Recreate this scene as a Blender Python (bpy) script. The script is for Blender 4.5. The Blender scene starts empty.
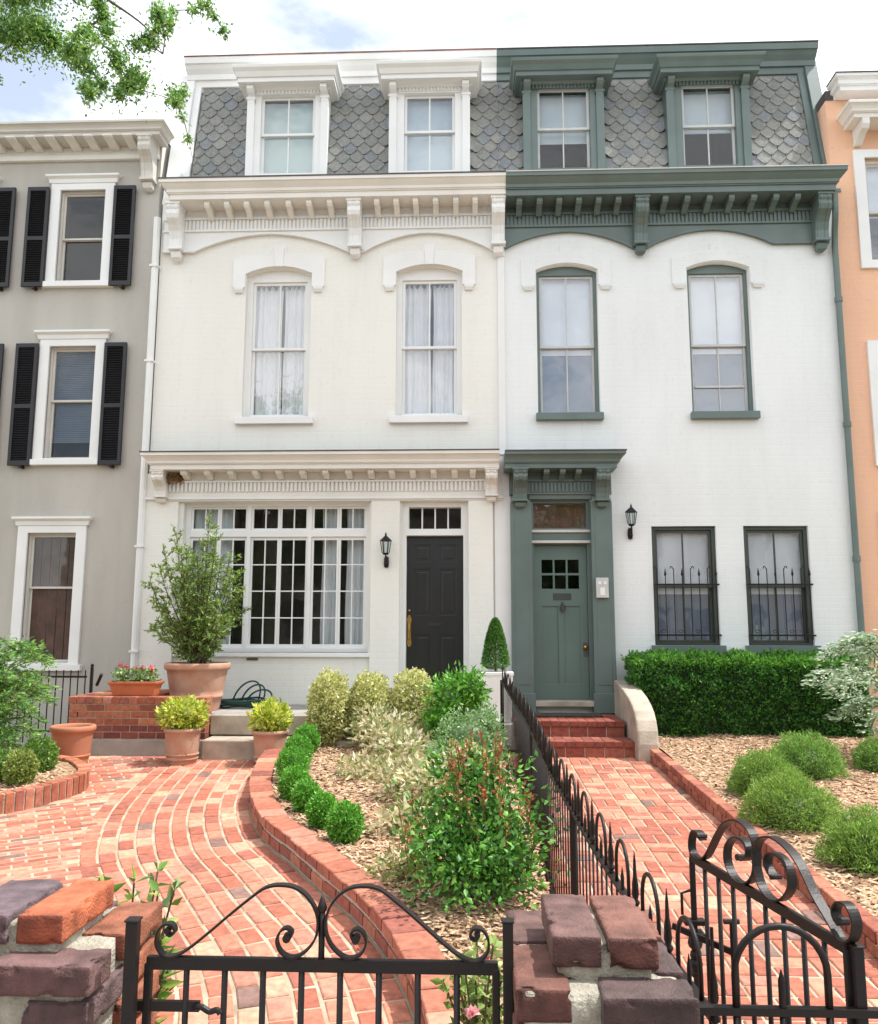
import bpy, bmesh, math, random
import numpy as np
from mathutils import Vector, noise
random.seed(7); RNG = np.random.default_rng(7)
S = bpy.context.scene; COL = S.collection
R = math.radians
F = 11.1                      # facade plane of the two middle houses
def G(y): return .05*y        # the front yards rise gently toward the houses

# ------------------------------------------------------------------ materials
def newmat(name):
    m = bpy.data.materials.new(name); m.use_nodes = True
    nt = m.node_tree; b = nt.nodes['Principled BSDF']; return m, nt, b
def N(nt, t, **kw):
    n = nt.nodes.new(t)
    for k, v in kw.items(): setattr(n, k, v)
    return n
def mat(name, col, rough=.6, var=.08, scale=3, bump=0, bscale=60, metal=0, coat=0, spec=.5, dirt=None, streak=False):
    """painted / stone / metal surface with mild procedural variation"""
    m, nt, b = newmat(name); L = nt.links
    tc = N(nt, 'ShaderNodeTexCoord'); ns = N(nt, 'ShaderNodeTexNoise'); ns.inputs['Scale'].default_value = scale; ns.inputs['Detail'].default_value = 6
    src = tc.outputs['Object']
    if streak:
        mp = N(nt, 'ShaderNodeMapping'); mp.inputs['Scale'].default_value = (3, 3, .35); L.new(src, mp.inputs[0]); L.new(mp.outputs[0], ns.inputs[0])
    else: L.new(src, ns.inputs[0])
    rp = N(nt, 'ShaderNodeValToRGB'); rp.color_ramp.elements[0].position = .3; rp.color_ramp.elements[1].position = .7
    c = np.array(col); d = np.array(dirt) if dirt else c*(1-2.2*var)
    rp.color_ramp.elements[0].color = (*d, 1); rp.color_ramp.elements[1].color = (*np.minimum(c*(1+var*.5), .95), 1)
    L.new(ns.outputs[0], rp.inputs[0]); L.new(rp.outputs[0], b.inputs['Base Color'])
    b.inputs['Roughness'].default_value = rough; b.inputs['Metallic'].default_value = metal
    b.inputs['Specular IOR Level'].default_value = spec
    if coat: b.inputs['Coat Weight'].default_value = coat; b.inputs['Coat Roughness'].default_value = .2
    if bump:
        n2 = N(nt, 'ShaderNodeTexNoise'); n2.inputs['Scale'].default_value = bscale; n2.inputs['Detail'].default_value = 5
        L.new(src, n2.inputs[0]); bp = N(nt, 'ShaderNodeBump'); bp.inputs['Strength'].default_value = bump; bp.inputs['Distance'].default_value = .01
        L.new(n2.outputs[0], bp.inputs['Height']); L.new(bp.outputs[0], b.inputs['Normal'])
    return m
def painted_brick(name, col, strength=.35, dirt=None, bricks=True):
    m, nt, b = newmat(name); L = nt.links
    tc = N(nt, 'ShaderNodeTexCoord'); sp = N(nt, 'ShaderNodeSeparateXYZ'); cb = N(nt, 'ShaderNodeCombineXYZ')
    L.new(tc.outputs['Object'], sp.inputs[0]); L.new(sp.outputs['X'], cb.inputs['X']); L.new(sp.outputs['Z'], cb.inputs['Y'])
    br = N(nt, 'ShaderNodeTexBrick'); br.inputs['Scale'].default_value = 1; br.inputs['Brick Width'].default_value = .21; br.inputs['Row Height'].default_value = .075
    br.inputs['Mortar Size'].default_value = .006; br.inputs['Mortar Smooth'].default_value = .6
    br.inputs['Color1'].default_value = (1, 1, 1, 1); br.inputs['Color2'].default_value = (.9, .9, .9, 1); br.inputs['Mortar'].default_value = (0, 0, 0, 1)
    L.new(cb.outputs[0], br.inputs[0])
    n1 = N(nt, 'ShaderNodeTexNoise'); n1.inputs['Scale'].default_value = 45; n1.inputs['Detail'].default_value = 6; L.new(tc.outputs['Object'], n1.inputs[0])
    ad = N(nt, 'ShaderNodeMath', operation='MULTIPLY_ADD'); L.new(n1.outputs[0], ad.inputs[0]); ad.inputs[1].default_value = .8
    if bricks: L.new(br.outputs['Color'], ad.inputs[2])
    else: ad.inputs[2].default_value = 0
    bp = N(nt, 'ShaderNodeBump'); bp.inputs['Strength'].default_value = strength; bp.inputs['Distance'].default_value = .006
    L.new(ad.outputs[0], bp.inputs['Height']); L.new(bp.outputs[0], b.inputs['Normal'])
    n2 = N(nt, 'ShaderNodeTexNoise'); n2.inputs['Scale'].default_value = 1.0; n2.inputs['Detail'].default_value = 8
    mp = N(nt, 'ShaderNodeMapping'); mp.inputs['Scale'].default_value = (1.6, 1.6, .5); L.new(tc.outputs['Object'], mp.inputs[0]); L.new(mp.outputs[0], n2.inputs[0])
    rp = N(nt, 'ShaderNodeValToRGB'); c = np.array(col); d = np.array(dirt) if dirt else c*.88
    rp.color_ramp.elements[0].position = .32; rp.color_ramp.elements[1].position = .6
    rp.color_ramp.elements[0].color = (*d, 1); rp.color_ramp.elements[1].color = (*c, 1)
    L.new(n2.outputs[0], rp.inputs[0])
    m3 = N(nt, 'ShaderNodeMapping'); m3.inputs['Scale'].default_value = (7, 7, .45); n3 = N(nt, 'ShaderNodeTexNoise'); n3.inputs['Scale'].default_value = 1; n3.inputs['Detail'].default_value = 9; n3.inputs['Roughness'].default_value = .7
    L.new(tc.outputs['Object'], m3.inputs[0]); L.new(m3.outputs[0], n3.inputs[0])
    r3 = N(nt, 'ShaderNodeMapRange'); r3.inputs[1].default_value = .52; r3.inputs[2].default_value = .75; r3.inputs[3].default_value = 1; r3.inputs[4].default_value = .95
    n4 = N(nt, 'ShaderNodeTexNoise'); n4.inputs['Scale'].default_value = 18; n4.inputs['Detail'].default_value = 8; L.new(tc.outputs['Object'], n4.inputs[0])
    r4 = N(nt, 'ShaderNodeMapRange'); r4.inputs[1].default_value = .58; r4.inputs[2].default_value = .72; r4.inputs[3].default_value = 1; r4.inputs[4].default_value = .93
    L.new(n3.outputs[0], r3.inputs[0]); L.new(n4.outputs[0], r4.inputs[0]); mm = N(nt, 'ShaderNodeMath', operation='MULTIPLY'); L.new(r3.outputs[0], mm.inputs[0]); L.new(r4.outputs[0], mm.inputs[1])
    vs_ = N(nt, 'ShaderNodeVectorMath', operation='SCALE'); L.new(rp.outputs[0], vs_.inputs[0]); L.new(mm.outputs[0], vs_.inputs['Scale']); L.new(vs_.outputs[0], b.inputs['Base Color'])
    b.inputs['Roughness'].default_value = .75
    return m
def attr_mat(name, rough=.8, nscale=40, nvar=.35, bump=.4, bscale=80, trans=0, spec=.4, nlow=None):
    """colour from the per-brick / per-leaf attribute, broken up with noise"""
    m, nt, b = newmat(name); L = nt.links
    at = N(nt, 'ShaderNodeAttribute'); at.attribute_name = 'Col'
    tc = N(nt, 'ShaderNodeTexCoord'); ns = N(nt, 'ShaderNodeTexNoise'); ns.inputs['Scale'].default_value = nscale; ns.inputs['Detail'].default_value = 6
    L.new(tc.outputs['Object'], ns.inputs[0])
    mr = N(nt, 'ShaderNodeMapRange'); mr.inputs[1].default_value = .3; mr.inputs[2].default_value = .7; mr.inputs[3].default_value = 1-nvar; mr.inputs[4].default_value = 1+nvar*.6
    L.new(ns.outputs[0], mr.inputs[0])
    vm = N(nt, 'ShaderNodeVectorMath', operation='SCALE'); L.new(at.outputs['Color'], vm.inputs[0]); L.new(mr.outputs[0], vm.inputs['Scale'])
    L.new(vm.outputs[0], b.inputs['Base Color']); b.inputs['Roughness'].default_value = rough; b.inputs['Specular IOR Level'].default_value = spec
    if bump:
        n2 = N(nt, 'ShaderNodeTexNoise'); n2.inputs['Scale'].default_value = bscale; n2.inputs['Detail'].default_value = 6; L.new(tc.outputs['Object'], n2.inputs[0])
        bp = N(nt, 'ShaderNodeBump'); bp.inputs['Strength'].default_value = bump; bp.inputs['Distance'].default_value = .006
        L.new(n2.outputs[0], bp.inputs['Height']); L.new(bp.outputs[0], b.inputs['Normal'])
    if trans:
        tr = N(nt, 'ShaderNodeBsdfTranslucent'); L.new(vm.outputs[0], tr.inputs[0])
        mx = N(nt, 'ShaderNodeMixShader'); mx.inputs[0].default_value = trans
        out = nt.nodes['Material Output']; L.new(b.outputs[0], mx.inputs[1]); L.new(tr.outputs[0], mx.inputs[2]); L.new(mx.outputs[0], out.inputs[0])
    return m
def glass_mat(name, refl=.12, tint=(.9, .95, .95)):
    m, nt, b = newmat(name); L = nt.links; nt.nodes.remove(b)
    t = N(nt, 'ShaderNodeBsdfTransparent'); t.inputs[0].default_value = (*tint, 1)
    g = N(nt, 'ShaderNodeBsdfGlossy'); g.inputs['Roughness'].default_value = .02
    fr = N(nt, 'ShaderNodeLayerWeight'); fr.inputs[0].default_value = .5      # symmetric on both faces of the pane
    pw = N(nt, 'ShaderNodeMath', operation='POWER'); L.new(fr.outputs['Facing'], pw.inputs[0]); pw.inputs[1].default_value = 4
    ad = N(nt, 'ShaderNodeMath', operation='MULTIPLY_ADD', use_clamp=True); L.new(pw.outputs[0], ad.inputs[0]); ad.inputs[1].default_value = .7; ad.inputs[2].default_value = refl+.02
    tc = N(nt, 'ShaderNodeTexCoord'); ns = N(nt, 'ShaderNodeTexNoise'); ns.inputs['Scale'].default_value = 2.2; L.new(tc.outputs['Object'], ns.inputs[0])
    bp = N(nt, 'ShaderNodeBump'); bp.inputs['Strength'].default_value = .25; bp.inputs['Distance'].default_value = .02
    L.new(ns.outputs[0], bp.inputs['Height']); L.new(bp.outputs[0], g.inputs['Normal'])
    mx = N(nt, 'ShaderNodeMixShader'); L.new(ad.outputs[0], mx.inputs[0]); L.new(t.outputs[0], mx.inputs[1]); L.new(g.outputs[0], mx.inputs[2])
    L.new(mx.outputs[0], nt.nodes['Material Output'].inputs[0]); return m

M = {}
M['cream_wall'] = painted_brick('cream painted brick', (.80, .80, .75), .3, (.765, .76, .71))
M['white_wall'] = painted_brick('white painted brick', (.78, .81, .81), .32, (.725, .755, .755))
M['grey_wall'] = painted_brick('grey stucco', (.48, .46, .415), .3, (.41, .39, .35), bricks=False)
M['salmon_wall'] = painted_brick('salmon painted brick', (.82, .50, .33), .3, (.76, .45, .30))
M['trim_white'] = mat('white trim paint', (.80, .81, .80), .5, .03, 2, .08, 120)
M['trim_cream'] = mat('cream trim paint', (.79, .775, .73), .5, .04, 2, .08, 120)
M['trim_grey'] = mat('warm white trim', (.62, .60, .55), .5, .05, 2, .08, 120)
M['green'] = mat('grey green paint', (.118, .165, .153), .42, .08, 2.5, .12, 90, coat=.15)
M['green_door'] = mat('door green paint', (.115, .175, .155), .4, .05, 2.5, .06, 90, coat=.15)
M['green_dark'] = mat('dark green sash paint', (.05, .062, .05), .45, .1, 3, .05, 90)
M['black_door'] = mat('black door paint', (.012, .012, .013), .35, .1, 3, .05, 90, coat=.3)
M['shutter'] = mat('black shutter paint', (.018, .018, .022), .5, .15, 3, .05, 90)
M['iron'] = mat('black wrought iron', (.010, .009, .010), .45, .3, 30, .10, 160, metal=0, spec=.28, dirt=(.018, .011, .009))
M['brass'] = mat('aged brass', (.55, .33, .10), .35, .1, 20, 0, metal=1)
M['steel'] = mat('light grey metal', (.55, .56, .55), .45, .05, 10)
M['flash'] = mat('dark metal flashing', (.10, .09, .085), .5, .2, 4)
M['roofred'] = mat('rusty red tin edge', (.30, .13, .09), .6, .25, 4)
M['slateA'] = attr_mat('roof slate', .9, 25, .22, .3, 60, spec=.15)
M['stone'] = mat('worn sandstone', (.48, .42, .34), .85, .10, 5, .5, 50, dirt=(.30, .25, .20))
M['concrete'] = mat('stained concrete', (.36, .34, .31), .9, .15, 4, .5, 60)
M['mortar'] = mat('pale mortar', (.50, .45, .37), .95, .10, 14, .8, 70, dirt=(.36, .31, .25))
M['pier_mortar'] = mat('rough grey mortar', (.42, .39, .32), .95, .12, 20, 1.0, 110, dirt=(.27, .245, .19))
M['brick'] = attr_mat('garden brick', .85, 22, .30, .5, 60)
M['pier_brick'] = attr_mat('weathered pier brick', .72, 16, .5, .9, 150, spec=.4)
M['terracotta'] = mat('terracotta', (.46, .17, .085), .8, .10, 6, .2, 60, dirt=(.38, .16, .095))
M['terracotta_old'] = mat('weathered terracotta', (.40, .19, .12), .85, .12, 7, .35, 60, dirt=(.46, .30, .22))
M['terracotta_red'] = mat('orange terracotta trough', (.50, .15, .06), .7, .08, 6, .15, 60)
M['plastic_green'] = mat('green rubber hose', (.012, .065, .05), .35, .1, 10)
M['soil'] = mat('potting soil', (.05, .035, .025), 1, .3, 20, 1, 60)
M['bark'] = mat('bark', (.13, .10, .075), .95, .25, 12, 1, 40)
M['stem'] = mat('shrub stem', (.12, .085, .05), .9, .2, 20, .4, 80)
M['leaf'] = attr_mat('leaves', .42, 12, .15, 0, trans=.35, spec=.5)
M['petal'] = attr_mat('petals', .6, 12, .1, 0, trans=.3)
M['glass'] = glass_mat('window glass', .08, (.97, .98, .98))
M['glass_up'] = glass_mat('upper window glass', .10, (.96, .97, .98))
M['glass_dark'] = glass_mat('dark window glass', .02, (.93, .95, .95))
M['lamp_glass'] = glass_mat('lantern glass', .06)
M['curtain'] = mat('white curtain', (.80, .81, .84), .9, .02, 3)
M['blind'] = mat('grey blind', (.20, .24, .31), .8, .04, 3)
M['blind_w'] = mat('white roller blind', (.80, .84, .88), .8, .03, 3)
M['woodblind'] = mat('brown wooden shutter', (.10, .05, .035), .6, .2, 6)
M['transom_wood'] = mat('red brown wood', (.22, .09, .055), .6, .2, 6)
M['inside'] = mat('room wall', (.16, .14, .12), .9, .1, 1)
M['mat'] = mat('door mat', (.09, .07, .055), 1, .3, 60, 1, 200)
def mulch_mat():
    m, nt, b = newmat('wood chip mulch'); L = nt.links
    tc = N(nt, 'ShaderNodeTexCoord'); v = N(nt, 'ShaderNodeTexVoronoi'); v.inputs['Scale'].default_value = 42
    n = N(nt, 'ShaderNodeTexNoise'); n.inputs['Scale'].default_value = 9; n.inputs['Detail'].default_value = 8
    mp = N(nt, 'ShaderNodeVectorMath', operation='MULTIPLY_ADD'); L.new(n.outputs['Color'], mp.inputs[0]); mp.inputs[1].default_value = (.1, .1, .1); L.new(tc.outputs['Object'], mp.inputs[2])
    L.new(tc.outputs['Object'], n.inputs[0]); L.new(mp.outputs[0], v.inputs[0])
    s = N(nt, 'ShaderNodeSeparateColor'); L.new(v.outputs['Color'], s.inputs[0])
    rp = N(nt, 'ShaderNodeValToRGB'); e = rp.color_ramp.elements
    e[0].position = 0; e[0].color = (.16, .09, .05, 1); e[1].position = 1; e[1].color = (.52, .36, .23, 1)
    x = e.new(.45); x.color = (.36, .22, .13, 1)
    L.new(s.outputs[0], rp.inputs[0]); L.new(rp.outputs[0], b.inputs['Base Color']); b.inputs['Roughness'].default_value = .95
    bp = N(nt, 'ShaderNodeBump'); bp.inputs['Strength'].default_value = .8; bp.inputs['Distance'].default_value = .02
    L.new(v.outputs['Distance'], bp.inputs['Height']); L.new(bp.outputs[0], b.inputs['Normal']); return m
M['mulch'] = mulch_mat()
M['chip'] = attr_mat('wood chips', .9, 60, .2, 0)

# ------------------------------------------------------------------ mesh building
def worigin(o):
    v = Vector((0, 0, 0))
    while o: v += o.location; o = o.parent
    return v
def link(name, me, m, parent=None, loc=None, bevel=0, smooth=False, label=None):
    """me holds world coordinates; origin goes to loc (top-level) or to the parent's origin"""
    o = bpy.data.objects.new(name, me); COL.objects.link(o)
    if m is not None: me.materials.append(m)
    if parent is not None:
        w = worigin(parent); o.parent = parent
    else:
        w = Vector(loc) if loc is not None else Vector((0, 0, 0)); o.location = w
    if w.length > 0:
        n = len(me.vertices); a = np.empty(n*3, np.float32); me.vertices.foreach_get('co', a)
        a = (a.reshape(-1, 3)-np.array(w, np.float32)).ravel(); me.vertices.foreach_set('co', a)
    if smooth:
        me.polygons.foreach_set('use_smooth', [True]*len(me.polygons))
    if bevel:
        b = o.modifiers.new('Bevel', 'BEVEL'); b.width = bevel; b.segments = 2; b.limit_method = 'ANGLE'; b.angle_limit = R(50)
        b.use_clamp_overlap = True
    if label: o['label'] = label
    me.update(); return o
class MB:
    def __init__(s): s.v = []; s.f = []; s.c = []
    def add(s, vs, fs, col=None):
        n = len(s.v); s.v.extend(tuple(map(float, p)) for p in vs); s.f.extend(tuple(i+n for i in f) for f in fs)
        s.c.extend([col or (1, 1, 1)]*len(fs)); return s
    def box(s, x0, x1, y0, y1, z0, z1, col=None):
        return s.tiers([(z0, x0, x1, y0, y1), (z1, x0, x1, y0, y1)], col)
    def tiers(s, T, col=None):
        vs = []; fs = []
        for z, x0, x1, y0, y1 in T: vs += [(x0, y0, z), (x1, y0, z), (x1, y1, z), (x0, y1, z)]
        for k in range(len(T)-1):
            a = 4*k
            for i in range(4):
                j = (i+1) % 4; fs.append((a+i, a+j, a+4+j, a+4+i))
        fs.append((3, 2, 1, 0)); e = 4*(len(T)-1); fs.append((e, e+1, e+2, e+3))
        return s.add(vs, fs, col)
    def prism(s, prof, x0, x1, col=None, axis='x'):
        """profile given as (y,z) pairs extruded along x (or (x,z) along y)"""
        n = len(prof)
        if axis == 'x': vs = [(x0, a, b) for a, b in prof]+[(x1, a, b) for a, b in prof]
        else: vs = [(a, x0, b) for a, b in prof]+[(a, x1, b) for a, b in prof]
        fs = [(i, (i+1) % n, n+(i+1) % n, n+i) for i in range(n)]+[tuple(range(n-1, -1, -1)), tuple(range(n, 2*n))]
        return s.add(vs, fs, col)
    def tube(s, pts, r, n=8, col=None, caps=True):
        pts = [Vector(p) for p in pts]; rs = r if isinstance(r, (list, tuple)) else [r]*len(pts)
        vs = []; fs = []; up = None
        for i, p in enumerate(pts):
            t = (pts[min(i+1, len(pts)-1)]-pts[max(i-1, 0)]).normalized()
            if up is None: up = t.orthogonal().normalized()
            up = (up-t*up.dot(t)).normalized(); w = t.cross(up)
            for k in range(n):
                a = 2*math.pi*k/n; vs.append(p+(up*math.cos(a)+w*math.sin(a))*rs[i])
        for i in range(len(pts)-1):
            for k in range(n):
                j = (k+1) % n; fs.append((i*n+k, i*n+j, (i+1)*n+j, (i+1)*n+k))
        if caps: fs.append(tuple(range(n-1, -1, -1))); e = (len(pts)-1)*n; fs.append(tuple(range(e, e+n)))
        return s.add(vs, fs, col)
    def sqbar(s, p, q, w, h=None):
        """square bar between two points, w horizontal, h vertical"""
        h = h or w; p, q = Vector(p), Vector(q); t = (q-p).normalized()
        if abs(t.z) > .9: a = Vector((1, 0, 0)); b = Vector((0, 1, 0))
        else: a = Vector((-t.y, t.x, 0)).normalized(); b = t.cross(a).normalized()
        vs = []
        for e in (p, q):
            for i, j in ((-1, -1), (1, -1), (1, 1), (-1, 1)): vs.append(e+a*(i*w/2)+b*(j*h/2))
        return s.add(vs, [(0, 1, 5, 4), (1, 2, 6, 5), (2, 3, 7, 6), (3, 0, 4, 7), (3, 2, 1, 0), (4, 5, 6, 7)])
    def prism_z(s, P, z0, z1, col=None):
        n = len(P); vs = [(a, b, z0) for a, b in P]+[(a, b, z1) for a, b in P]
        return s.add(vs, [(i, (i+1) % n, n+(i+1) % n, n+i) for i in range(n)]+[tuple(range(n-1, -1, -1)), tuple(range(n, 2*n))], col)
    def lathe(s, prof, c, n=24, col=None):
        vs = []; fs = []
        for r, z in prof:
            for k in range(n):
                a = 2*math.pi*k/n; vs.append((c[0]+r*math.cos(a), c[1]+r*math.sin(a), c[2]+z))
        for i in range(len(prof)-1):
            for k in range(n):
                j = (k+1) % n; fs.append((i*n+k, i*n+j, (i+1)*n+j, (i+1)*n+k))
        return s.add(vs, fs, col)
    def blob(s, c, r, col=None, n=8):
        prof = [(max(1e-4, math.sin(math.pi*i/6)), -math.cos(math.pi*i/6)) for i in range(7)]
        r = r if isinstance(r, tuple) else (r, r, r); vs = []; fs = []
        for a, z in prof:
            for k in range(n):
                t = 2*math.pi*k/n; vs.append((c[0]+a*r[0]*math.cos(t), c[1]+a*r[1]*math.sin(t), c[2]+z*r[2]))
        for i in range(6):
            for k in range(n):
                j = (k+1) % n; fs.append((i*n+k, i*n+j, (i+1)*n+j, (i+1)*n+k))
        return s.add(vs, fs, col)
    def build(s, name, m, parent=None, loc=None, bevel=0, smooth=False, label=None, color=False):
        me = bpy.data.meshes.new(name); me.from_pydata(s.v, [], s.f)
        if color:
            ca = me.color_attributes.new('Col', 'FLOAT_COLOR', 'CORNER')
            lt = np.empty(len(me.polygons), np.int32); me.polygons.foreach_get('loop_total', lt)
            c = np.repeat(np.array([(*q, 1) for q in s.c], np.float32), lt, axis=0); ca.data.foreach_set('color', c.ravel())
        return link(name, me, m, parent, loc, bevel, smooth, label)
def slab(name, outer, holes, y0, y1, m, parent=None, bevel=0, loc=None):
    """flat x-z outline with holes, thickened between y0 and y1"""
    cu = bpy.data.curves.new(name, 'CURVE'); cu.dimensions = '2D'; cu.fill_mode = 'BOTH'; cu.extrude = (y1-y0)/2
    for P in [outer]+list(holes):
        sp = cu.splines.new('POLY'); sp.points.add(len(P)-1)
        for i, (a, b) in enumerate(P): sp.points[i].co = (a, b, 0, 1)
        sp.use_cyclic_u = True
    t = bpy.data.objects.new('tmp', cu); COL.objects.link(t)
    me = bpy.data.meshes.new_from_object(t.evaluated_get(bpy.context.evaluated_depsgraph_get()))
    bpy.data.objects.remove(t); bpy.data.curves.remove(cu); me.materials.clear()
    n = len(me.vertices); a = np.empty(n*3, np.float32); me.vertices.foreach_get('co', a); a = a.reshape(-1, 3)
    b = np.stack([a[:, 0], (y0+y1)/2-a[:, 2], a[:, 1]], 1); me.vertices.foreach_set('co', b.ravel())
    bm = bmesh.new(); bm.from_mesh(me); bmesh.ops.remove_doubles(bm, verts=bm.verts, dist=1e-5); bmesh.ops.recalc_face_normals(bm, faces=bm.faces); bm.to_mesh(me); bm.free()
    me.name = name; return link(name, me, m, parent, loc, bevel)
def rect(x0, x1, z0, z1, rise=0, n=10):
    P = [(x0, z0), (x1, z0), (x1, z1)]
    if rise:
        for i in range(1, n): t = i/n; P.append((x1+(x0-x1)*t, z1+rise*(1-(2*t-1)**2)))
    P.append((x0, z1)); return P
def tag(o, label=None, cat=None, group=None, kind=None):
    if label: o['label'] = label
    if cat: o['category'] = cat
    if group: o['group'] = group
    if kind: o['kind'] = kind
    return o
def thing(name, loc, label, cat, group=None):
    o = bpy.data.objects.new(name, None); o.empty_display_size = .1; COL.objects.link(o); o.location = loc
    return tag(o, label, cat, group)
def smooth_path(P, n=8, closed=False):
    P = [Vector(p) for p in P]; out = []
    for i in range(len(P)-1):
        a = P[max(i-1, 0)]; b = P[i]; c = P[i+1]; d = P[min(i+2, len(P)-1)]
        for k in range(n):
            t = k/n; out.append(.5*((2*b)+(c-a)*t+(2*a-5*b+4*c-d)*t*t+(3*b-3*c+d-a)*t**3))
    out.append(P[-1]); return out

# ------------------------------------------------------------------ ground
def bricktone(kind='path'):
    r = random.random()
    if kind == 'path':
        base = random.choice([(.40, .135, .085), (.46, .18, .115), (.37, .12, .075), (.50, .22, .145), (.43, .155, .10), (.34, .115, .08), (.47, .20, .14)])
        if r < .05: base = (.24, .14, .115)
        elif r < .15: base = (.54, .30, .20)
    elif kind == 'curb':
        base = random.choice([(.31, .10, .065), (.35, .125, .08), (.27, .09, .065), (.40, .16, .10)])
    elif kind == 'wall':
        base = random.choice([(.34, .11, .06), (.38, .13, .07), (.30, .09, .05), (.42, .16, .085)])
    elif kind == 'step':
        base = random.choice([(.27, .075, .05), (.23, .065, .045), (.31, .10, .065)])
    k = random.uniform(.86, 1.12); return tuple(c*k for c in base)
def paver(mb, cx, cy, l, w, ang, z, col, h=.03, ch=.006, zf=None):
    """one laid brick with chamfered top, following the slope"""
    zf = zf or (lambda x, y: G(y)+z)
    c, s = math.cos(ang), math.sin(ang); dz = random.uniform(-.003, .003); tx = random.uniform(-.01, .01); ty = random.uniform(-.01, .01)
    vs = []
    for (lx, wy, up) in ((l/2, w/2, -h), (l/2, w/2, -ch), (l/2-ch, w/2-ch, 0)):
        for i, j in ((-1, -1), (1, -1), (1, 1), (-1, 1)):
            a, b = i*lx, j*wy; x = cx+a*c-b*s; y = cy+a*s+b*c; vs.append((x, y, zf(x, y)+up+dz+a*tx+b*ty))
    fs = [(8, 9, 10, 11)]
    for k in (0, 4):
        for i in range(4): fs.append((k+i, k+(i+1) % 4, k+4+(i+1) % 4, k+4+i))
    mb.add(vs, fs, col)
def inpoly(x, y, P):
    r = False; j = len(P)-1
    for i in range(len(P)):
        if (P[i][1] > y) != (P[j][1] > y) and x < (P[j][0]-P[i][0])*(y-P[i][1])/(P[j][1]-P[i][1])+P[i][0]: r = not r
        j = i
    return r
def struct(o): o['kind'] = 'structure'; return o
def strip_sheet(name, ys, x0, x1, dz, m):
    mb = MB(); vs = []; fs = []
    for y, z in ys: vs += [(x0, y, z+dz), (x1, y, z+dz)]
    for i in range(len(ys)-1): fs.append((2*i, 2*i+1, 2*i+3, 2*i+2))
    mb.add(vs, fs); return struct(mb.build(name, m))
M['lawn'] = mat('bare earth and turf', (.12, .13, .06), 1, .3, 2, .6, 40)
M['asphalt'] = mat('asphalt', (.05, .05, .05), .9, .15, 4, .5, 120)
M['paving'] = mat('concrete paving', (.40, .38, .35), .9, .1, 3, .3, 80)
strip_sheet('ground', [(-400, -.2), (-14, -.2), (1.2, -.12), (11.2, .38), (24, .4), (500, .4)], -400, 400, 0, M['lawn'])
strip_sheet('street', [(-11, -.13), (-3, -.13)], -60, 60, 0, M['asphalt'])
mb = MB(); mb.box(-60, 60, -3, 1.7, -.3, .02); struct(mb.build('pavement', M['paving']))

curb_base = [(-2.22, 10.2), (-2.23, 9.6), (-2.19, 9.0), (-2.07, 8.1), (-1.89, 7.3), (-1.59, 6.51), (-1.25, 5.95), (-.95, 5.44), (-.66, 4.96), (-.45, 4.52), (-.32, 4.15), (-.20, 3.7), (-.12, 3.2), (-.06, 2.5)]
CB = [Vector((p.x, p.y)) for p in smooth_path([(x, y, 0) for x, y in curb_base], 10)]
def resample(P, step, off=0):
    """points, tangent and normal at even steps along a 2-D curve, shifted sideways by off"""
    Q = []
    for i, p in enumerate(P):
        t = (P[min(i+1, len(P)-1)]-P[max(i-1, 0)]).normalized(); nrm = Vector((t.y, -t.x)); Q.append(p+nrm*off)
    L = [0]
    for i in range(1, len(Q)): L.append(L[-1]+(Q[i]-Q[i-1]).length)
    out = []; d = step/2 if step > 0 else 0; k = 0
    while d < L[-1]:
        while L[k+1] < d: k += 1
        u = (d-L[k])/(L[k+1]-L[k]+1e-9); p = Q[k].lerp(Q[k+1], u); t = (Q[k+1]-Q[k]).normalized(); out.append((p, t)); d += step
    return out
# normal (t.y,-t.x) for a curve running toward the viewer (-y) points to -x: courtyard side
ROWS = 10; PITCH = .128
def curve_rows():
    mb = MB()
    for r in range(ROWS):
        off = -.005+PITCH*(r+.5)
        pts = resample(CB, .212, off); sh = .1*(r % 2)
        pts = resample(CB, .106, off)[(r % 2)::2]
        for p, t in pts:
            if p.y < 2.5 or p.y > 9.5: continue
            paver(mb, p.x, p.y, .194+random.uniform(-.012, .008), PITCH-.019+random.uniform(-.006, .004), math.atan2(t.y, t.x)+random.uniform(-.02, .02), .008, bricktone())
    return mb
struct(curve_rows().build('curved_path', M['brick'], color=True))
def gully():
    mb = MB()
    o = resample(CB, .15, .02)
    P = [(-7.5, 1.75), (2.05, 1.75), (2.05, 9.75), (-7.5, 9.75)]
    return P
edge_off = -.005+PITCH*ROWS-.0
edge_curve = [p for p, t in resample(CB, .15, edge_off)]
court = [(-7.2, 9.6)]+[(p.x-.06, p.y) for p in edge_curve if 2.3 < p.y < 9.6][::1]
court += [(-.9, 2.35), (-7.2, 2.35)]
court = [(-7.2, 9.62), (edge_curve[0].x+.05, 9.62)]+[(p.x+.05, p.y) for p in edge_curve if 2.6 < p.y < 9.6]+[(-7.2, 2.6)]
LB = [Vector((p.x, p.y)) for p in smooth_path([(x, y, 0) for x, y in ((-5.2, 8.8), (-4.6, 8.75), (-4.2, 8.62), (-3.93, 8.35), (-3.74, 8.0), (-3.79, 7.62), (-4.01, 7.21), (-4.5, 6.8), (-5.2, 6.5), (-6.2, 6.3), (-7.2, 6.2))], 8)]
leftbed = [(p.x, p.y) for p in LB]+[(-7.2, 8.8)]
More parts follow.
